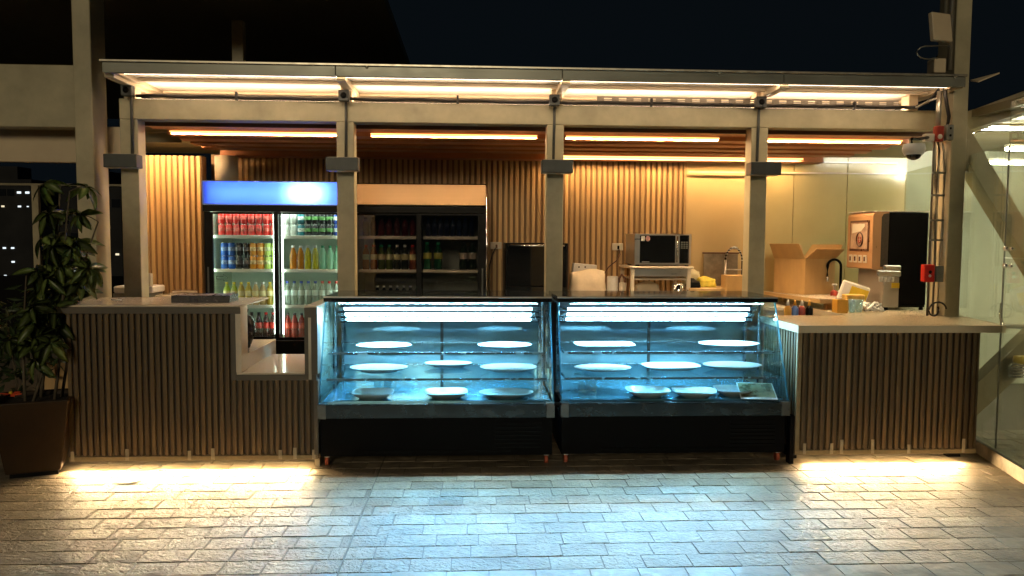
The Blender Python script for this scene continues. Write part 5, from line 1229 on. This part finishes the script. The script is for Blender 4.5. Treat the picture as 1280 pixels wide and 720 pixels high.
# ------------------------------------------------------------------ plant
def build_plant():
    t = thing('planter_pot', 'dark square tapered planter left of the left counter', 'planter', (-2.98, 0.02, 0), R(-70))
    # square tapered pot, hollow at the top
    b = MB(); bm = b.bm
    rb, rt, H = 0.160, 0.230, 0.52
    def ring(r, z): return [bm.verts.new((sx * r, sy * r, z)) for sx, sy in ((-1, -1), (1, -1), (1, 1), (-1, 1))]
    a = ring(rb, 0.03); c = ring(rt, H); d = ring(rt - 0.03, H); e = ring(rt - 0.04, H - 0.06)
    bm.faces.new(a[::-1]); bm.faces.new(e)
    for u, v in ((a, c), (c, d), (d, e)):
        for k in range(4): bm.faces.new((u[k], u[(k + 1) % 4], v[(k + 1) % 4], v[k]))
    bmesh.ops.recalc_face_normals(bm, faces=bm.faces[:])
    bmesh.ops.bevel(bm, geom=[ed for ed in bm.edges], offset=0.008, segments=2, affect='EDGES', profile=0.5)
    b.build('pot', M['pot'], t, local=True)
    mb = MB(); mb.box(-rb + 0.02, rb - 0.02, -rb + 0.02, rb - 0.02, 0.0, 0.029); mb.build('base', M['black'], t, local=True)
    mb = MB(); mb.box(-rt + 0.045, rt - 0.045, -rt + 0.045, rt - 0.045, H - 0.058, H - 0.03); mb.build('soil', M['soil'], t, local=True)
    # shrub with palmate leaves
    p = thing('umbrella_plant', 'tall leafy umbrella plant growing from the dark planter', 'plant', (-2.95, 0.04, 0.49))
    base = Vector((-2.95, 0.04, 0.49))
    def leaf_mesh(L, W, droop):
        bb = MB(); n = 6; rows = []
        for i in range(n + 1):
            s = i / n
            w = W * (math.sin(math.pi * min(1, s ** 0.8)) ** 0.8) * 0.5 + (0.002 if i in (0, n) else 0)
            y = L * s; z = -droop * s * s
            rows.append([bb.bm.verts.new((-w, y, z + w * 0.35)), bb.bm.verts.new((0, y, z)), bb.bm.verts.new((w, y, z + w * 0.35))])
        for i in range(n):
            for k in range(2):
                f = bb.bm.faces.new((rows[i][k], rows[i][k + 1], rows[i + 1][k + 1], rows[i + 1][k])); f.smooth = True
        g = bmesh.ops.solidify(bb.bm, geom=bb.bm.faces[:], thickness=0.0015)
        return mesh_of(bb, 'leaf', M['leaf'])
    leaves = [leaf_mesh(0.145, 0.058, 0.03), leaf_mesh(0.16, 0.062, 0.05), leaf_mesh(0.125, 0.055, 0.02), leaf_mesh(0.17, 0.064, 0.06)]
    rnd = random.Random(11)
    stems = [((0.06, 0.06), (0.44, 0.02, 1.22), 9), ((-0.02, 0.05), (0.12, 0.05, 1.46), 9), ((0.05, 0.0), (0.30, -0.04, 1.42), 9), ((-0.08, -0.03), (-0.02, -0.08, 0.86), 6), ((0.0, -0.08), (0.12, -0.1, 0.62), 4), ((-0.06, 0.08), (0.20, 0.10, 1.02), 6)]
    n = 0; extra = bmesh.new()
    for (ox, oy), (tx, ty, tz), nc in stems:
        a = base + Vector((ox, oy, 0)); e = base + Vector((tx, ty, tz))
        pts = [a.lerp(e, s) + Vector((0.04 * math.sin(3 * s + ox * 40), 0.03 * math.sin(4 * s + oy * 30), 0)) for s in [k / 7 for k in range(8)]]
        mb = MB(); mb.tube(pts, 0.011, 7, r1=0.005); mb.build('stem', M['stem'], p)
        for c in range(nc):
            s = 0.40 + 0.60 * (c + 1 - rnd.random() * 0.4 * (c < nc - 1)) / nc
            q = pts[min(7, int(s * 7))].copy()
            ang = rnd.uniform(0, 6.28)
            out = Vector((math.cos(ang), math.sin(ang), rnd.uniform(0.1, 0.7))).normalized()
            hub = q + out * rnd.uniform(0.05, 0.14)
            if hub.x > -2.74 and hub.z < 1.22: hub.x = -2.80
            mb = MB(); mb.tube([q, q.lerp(hub, 0.5) + Vector((0, 0, 0.01)), hub], 0.0035, 5); mb.build('petiole', M['stem'], p)
            k = rnd.choice((6, 7, 8)); tilt = Vector((out.x * 0.6, out.y * 0.5 - 0.55, 0.7)).normalized()
            qt = Vector((0, 0, 1)).rotation_difference(tilt)
            for j in range(k):
                a2 = 2 * math.pi * j / k + rnd.uniform(-0.2, 0.2)
                m = Matrix.Translation(hub - base) @ qt.to_matrix().to_4x4() @ Matrix.Rotation(a2, 4, 'Z') @ Matrix.Rotation(R(rnd.uniform(-38, -5)), 4, 'X')
                tip = base + m @ Vector((0, 0.14, 0))
                if tip.x > -2.72 and 0.5 < tip.z < 1.16 and tip.y > -0.04: continue
                if n >= 298: continue
                o = bpy.data.objects.new('leaf', rnd.choice(leaves)); COL.objects.link(o); o.parent = p; o.matrix_local = m
                n += 1
    print('leaves', n)
    # darker shrub further back on the left
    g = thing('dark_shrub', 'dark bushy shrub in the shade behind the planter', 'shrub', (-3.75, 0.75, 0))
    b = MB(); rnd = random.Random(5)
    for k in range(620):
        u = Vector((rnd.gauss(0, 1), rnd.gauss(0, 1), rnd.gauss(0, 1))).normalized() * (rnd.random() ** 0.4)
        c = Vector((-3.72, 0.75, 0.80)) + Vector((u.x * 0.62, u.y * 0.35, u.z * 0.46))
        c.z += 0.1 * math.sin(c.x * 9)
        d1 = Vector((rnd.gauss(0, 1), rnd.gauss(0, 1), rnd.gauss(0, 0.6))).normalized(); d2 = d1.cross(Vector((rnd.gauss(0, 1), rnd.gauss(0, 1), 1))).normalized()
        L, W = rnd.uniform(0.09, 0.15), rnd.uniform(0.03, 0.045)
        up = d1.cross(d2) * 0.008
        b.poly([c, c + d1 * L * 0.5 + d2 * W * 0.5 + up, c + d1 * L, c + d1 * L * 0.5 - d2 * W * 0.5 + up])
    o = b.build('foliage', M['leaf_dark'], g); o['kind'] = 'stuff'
    for k in range(5):
        x = -4.1 + 0.19 * k
        mb = MB(); mb.tube([(x * 0.5 - 1.87, 0.75, 0.0), (x, 0.75 + 0.05 * math.sin(k), 0.45), (x - 0.03, 0.72, 0.9)], 0.012, 6, r1=0.006); mb.build('stem', M['stem'], g)
    # red bloom at the rim and small light wooden box behind
    f = thing('red_flower', 'bright red flower drooping over the planter rim', 'flower', (-3.13, 0.0, 0.54))
    for k in range(7):
        a = 2 * math.pi * k / 7
        m = MB(); c = Vector((-3.13, 0.0, 0.535)); d = Vector((math.cos(a), math.sin(a) * 0.6, 0.12 * math.sin(2 * a)))
        s = Vector((-d.y, d.x, 0.3)) * 0.5
        m.prism([c, c + d * 0.035 + s * 0.036, c + d * 0.072, c + d * 0.035 - s * 0.036], (0, 0, 0.004)); m.build('petal', M['orange_flower'], f)
    m = MB(); m.ball((-3.13, 0.0, 0.545), 0.012); m.build('centre', M['yellow'], f)
    t = thing('wooden_planter', 'light wooden slatted planter box behind the dark planter', 'planter', (-3.1, 1.0, 0))
    for k in range(5):
        mb = MB(); mb.box(-3.42 + k * 0.10, -3.335 + k * 0.10, 0.93, 0.95, 0.02, 0.60, 0.003); mb.build('slat', M['oak'], t)
    mb = MB(); mb.box(-3.42, -2.93, 0.952, 1.15, 0.02, 0.57); mb.build('box', M['oak_back'], t)
build_plant()

# ------------------------------------------------------------------ right side: glass facade and the room behind it
def build_facade():
    t = thing('glass_facade', 'frosted green glass facade to the right of the right counter', 'glass wall', (3.8, 0.0, 0))
    def on(y): return 3.815 + 0.24 * y
    def pane(y0, y1, z0, z1):
        a, b = Vector((on(y0), y0, z0)), Vector((on(y1), y1, z0))
        nrm = Vector((1, -0.24, 0)).normalized() * 0.010
        mb = MB(); mb.prism([a, b, b + Vector((0, 0, z1 - z0)), a + Vector((0, 0, z1 - z0))], nrm)
        o = mb.build('pane', M['green_glass'], t); return o
    pane(0.02, 2.2, 0.10, 2.30); pane(-1.6, -0.005, 0.10, 1.49); pane(-1.6, -0.005, 1.50, 2.6)
    mb = MB(); mb.prism([(on(-1.7) - 0.03, -1.7, 0.0), (on(2.25) - 0.03, 2.25, 0.0), (on(2.25) + 0.06, 2.25, 0.0), (on(-1.7) + 0.06, -1.7, 0.0)], (0, 0, 0.095)); mb.build('kerb', M['stone'], t)
    mb = MB(); mb.tube([(on(0.0) + 0.012, 0.006, 0.10), (on(0.0) + 0.012, 0.006, 2.30)], 0.006, 6); mb.build('joint', M['gray_box'], t)
    for z in (1.44, 1.56):
        mb = MB(); mb.ball((on(-0.06) - 0.015, -0.06, z), 0.022, 0.6, 1.2, 0.8); mb.ball((on(-0.14) - 0.012, -0.14, z), 0.016, 0.6, 1.2, 0.8); mb.build('glass_clamp', M['chrome'], t)
    mb = MB(); mb.tube([(on(0.12) + 0.06, 0.12, 1.15), (on(0.06) + 0.03, 0.06, 1.07), (on(0.0) + 0.02, 0.0, 0.98)], 0.012, 8); mb.build('handle', M['chrome'], t)
    # room behind the glass
    r = thing('lobby_room', 'pale green lit lobby seen through the glass facade', 'room', (5.2, 0.5, 0))
    mb = MB(); mb.box(4.62, 7.5, 3.0, 3.1, 0, 3.0); mb.build('back_wall', M['room_wall'], r)
    mb = MB(); mb.box(6.6, 6.7, -3.0, 3.0, 0, 3.0); mb.build('side_wall', M['room_wall'], r)
    mb = MB(); mb.box(4.05, 6.6, -1.0, 3.0, 2.62, 2.68); mb.build('ceiling', M['soffit'], r)
    mb = MB(); mb.box(5.0, 5.03, 0.5, 0.53, 0.0, 1.0); mb.tube([(5.01, -0.5, 1.0), (5.01, 2.4, 0.75)], 0.02, 8); mb.build('handrail', M['steel'], r)
    for (a, b) in (((4.14, 0.95, 2.56), (5.6, 0.95, 2.56)), ((4.70, 1.5, 2.33), (6.0, 1.5, 2.34)), ((4.66, 1.2, 2.42), (6.2, 1.2, 2.42))):
        tt = thing('tube_lamp', {2.56: 'upper white tube lamp under the lobby roof', 2.33: 'lowest white tube lamp in the lobby', 2.42: 'middle white tube lamp in the lobby'}[a[2]], 'lamp', a, group='tube lamps in the lobby')
        mb = MB(); mb.tube([a, b], 0.014, 8); mb.build('tube', M['tube_room'], tt)
        mb = MB(); mb.box(a[0], b[0], a[1] - 0.02, a[1] + 0.02, a[2] + 0.016, a[2] + 0.04); mb.build('batten', M['cream_plastic'], tt)
    # neighbouring roof beam and pipes above the lobby
    a, b = Vector((4.02, 0.85, 2.50)), Vector((4.45, -0.3, 2.74))
    mb = MB(); mb.prism([a, a + Vector((0.08, 0, 0)), a + Vector((0.08, 0, 0.16)), a + Vector((0, 0, 0.16))], b - a)
    solo('roof_beam', mb, M['olive'], 'sloping olive roof beam to the right of the right column', 'beam', loc=a)
    t = thing('roof_conduit', 'pair of pale bent conduits under the neighbouring roof', 'conduit', (4.2, 0.8, 2.5))
    for k in range(2):
        z = 2.53 - 0.022 * k
        mb = MB(); mb.tube([(4.02 + 0.01 * k, 0.82, z - 0.12), (4.05 + 0.012 * k, 0.82, z - 0.05), (4.13, 0.82, z), (4.25, 0.82, z + 0.012), (5.2, 0.82, z + 0.012)], 0.008, 6); mb.build('pipe', M['conduit'], t)
    mb = MB(); mb.prism([(4.18, 1.0, 2.955), (4.36, 0.9, 3.0), (4.18, 0.9, 2.925)], (0, 0, 0.012))
    solo('roof_plate', mb, M['cream_paint'], 'small pale triangular plate right of the right column', 'plate', loc=(4.2, 1.0, 2.95))
    mb = MB(); mb.box(4.3, 5.4, 1.4, 1.5, 2.70, 2.735); mb.box(4.05, 7.0, 1.9, 2.0, 2.9, 2.93, rot=(0, R(-10), 0))
    solo('roof_edge', mb, M['dark_steel'], 'dark roof edges against the night sky on the right', 'roof edge', loc=(4.8, 1.5, 2.7))
build_facade()

# ------------------------------------------------------------------ terrace railing and city
def build_far():
    t = thing('terrace_railing', 'dark terrace railing with a slim post far left', 'railing', (-6.2, 6, 0))
    for x in (-9.0, -6.24, -3.4):
        mb = MB(); mb.box(x - 0.045, x + 0.045, 5.97, 6.03, 0, 2.34); mb.build('post', M['olive'], t)
    mb = MB(); mb.box(-9.2, -3.0, 5.98, 6.02, 2.341, 2.37); mb.build('rail', M['olive'], t)
    mb = MB(); mb.box(-9.2, -3.0, 5.98, 6.02, 0.02, 1.05); mb.build('parapet', M['black_matte'], t)
    rnd = random.Random(3)
    def tower(x0, x1, y, top, label, floors, cols, dens, seed):
        r2 = random.Random(seed)
        b = thing('apartment_building', label, 'building', ((x0 + x1) / 2, y, -30))
        mb = MB(); mb.box(x0, x1, y, y + 12, -30, top, 0.0); mb.build('wall', M['bldg'], b)
        mb = MB(); mb.box(x0 + 1, x0 + 3.5, y + 3, y + 6, top + 0.001, top + 1.8); mb.build('roof_house', M['bldg'], b)
        fh = 2.7; cw = (x1 - x0) / cols
        ws = [MB(), MB()]
        mw = MB(); mw.box(-0.17, 0.17, -0.06, 0.03, -0.12, 0.12); me_w = mesh_of(mw, 'window', M['win_w'])
        mw = MB(); mw.box(-0.20, 0.20, -0.06, 0.03, -0.15, 0.15); me_y = mesh_of(mw, 'window', M['win_y'])
        mw = MB(); mw.box(-0.4, 0.4, -0.05, 0.03, -0.5, 0.5); me_d = mesh_of(mw, 'window', M['win_dark'])
        for f in range(floors):
            for c in range(cols):
                z = top - 1.6 - f * fh * 0.62; x = x0 + cw * (c + 0.5)
                k = r2.random()
                if k > 0.5: continue
                me = me_w if k < dens else me_y if k < dens * 1.5 else me_d
                sc = r2.choice((0.6, 0.8, 1.0, 1.3, 1.7)) if me is not me_d else 1.0
                piece('window', me, (x, y - 0.02, z), b, (sc, 1, 0.8 * min(1.3, sc)))
    tower(-60.0, -53.2, 90, 8.6, 'leftmost dark apartment tower with scattered lit windows', 9, 7, 0.22, 1)
    tower(-52.5, -45.8, 95, 6.4, 'dark apartment block with few lit windows beyond the plant', 7, 6, 0.10, 5)
    tower(-40.6, -34.6, 72, 6.6, 'dark apartment block with a lit top floor beyond the plant', 6, 6, 0.14, 2)
    tower(-46.5, -40.5, 92, 6.8, 'dark apartment block seen between the left column and post', 8, 6, 0.14, 9)
build_far()
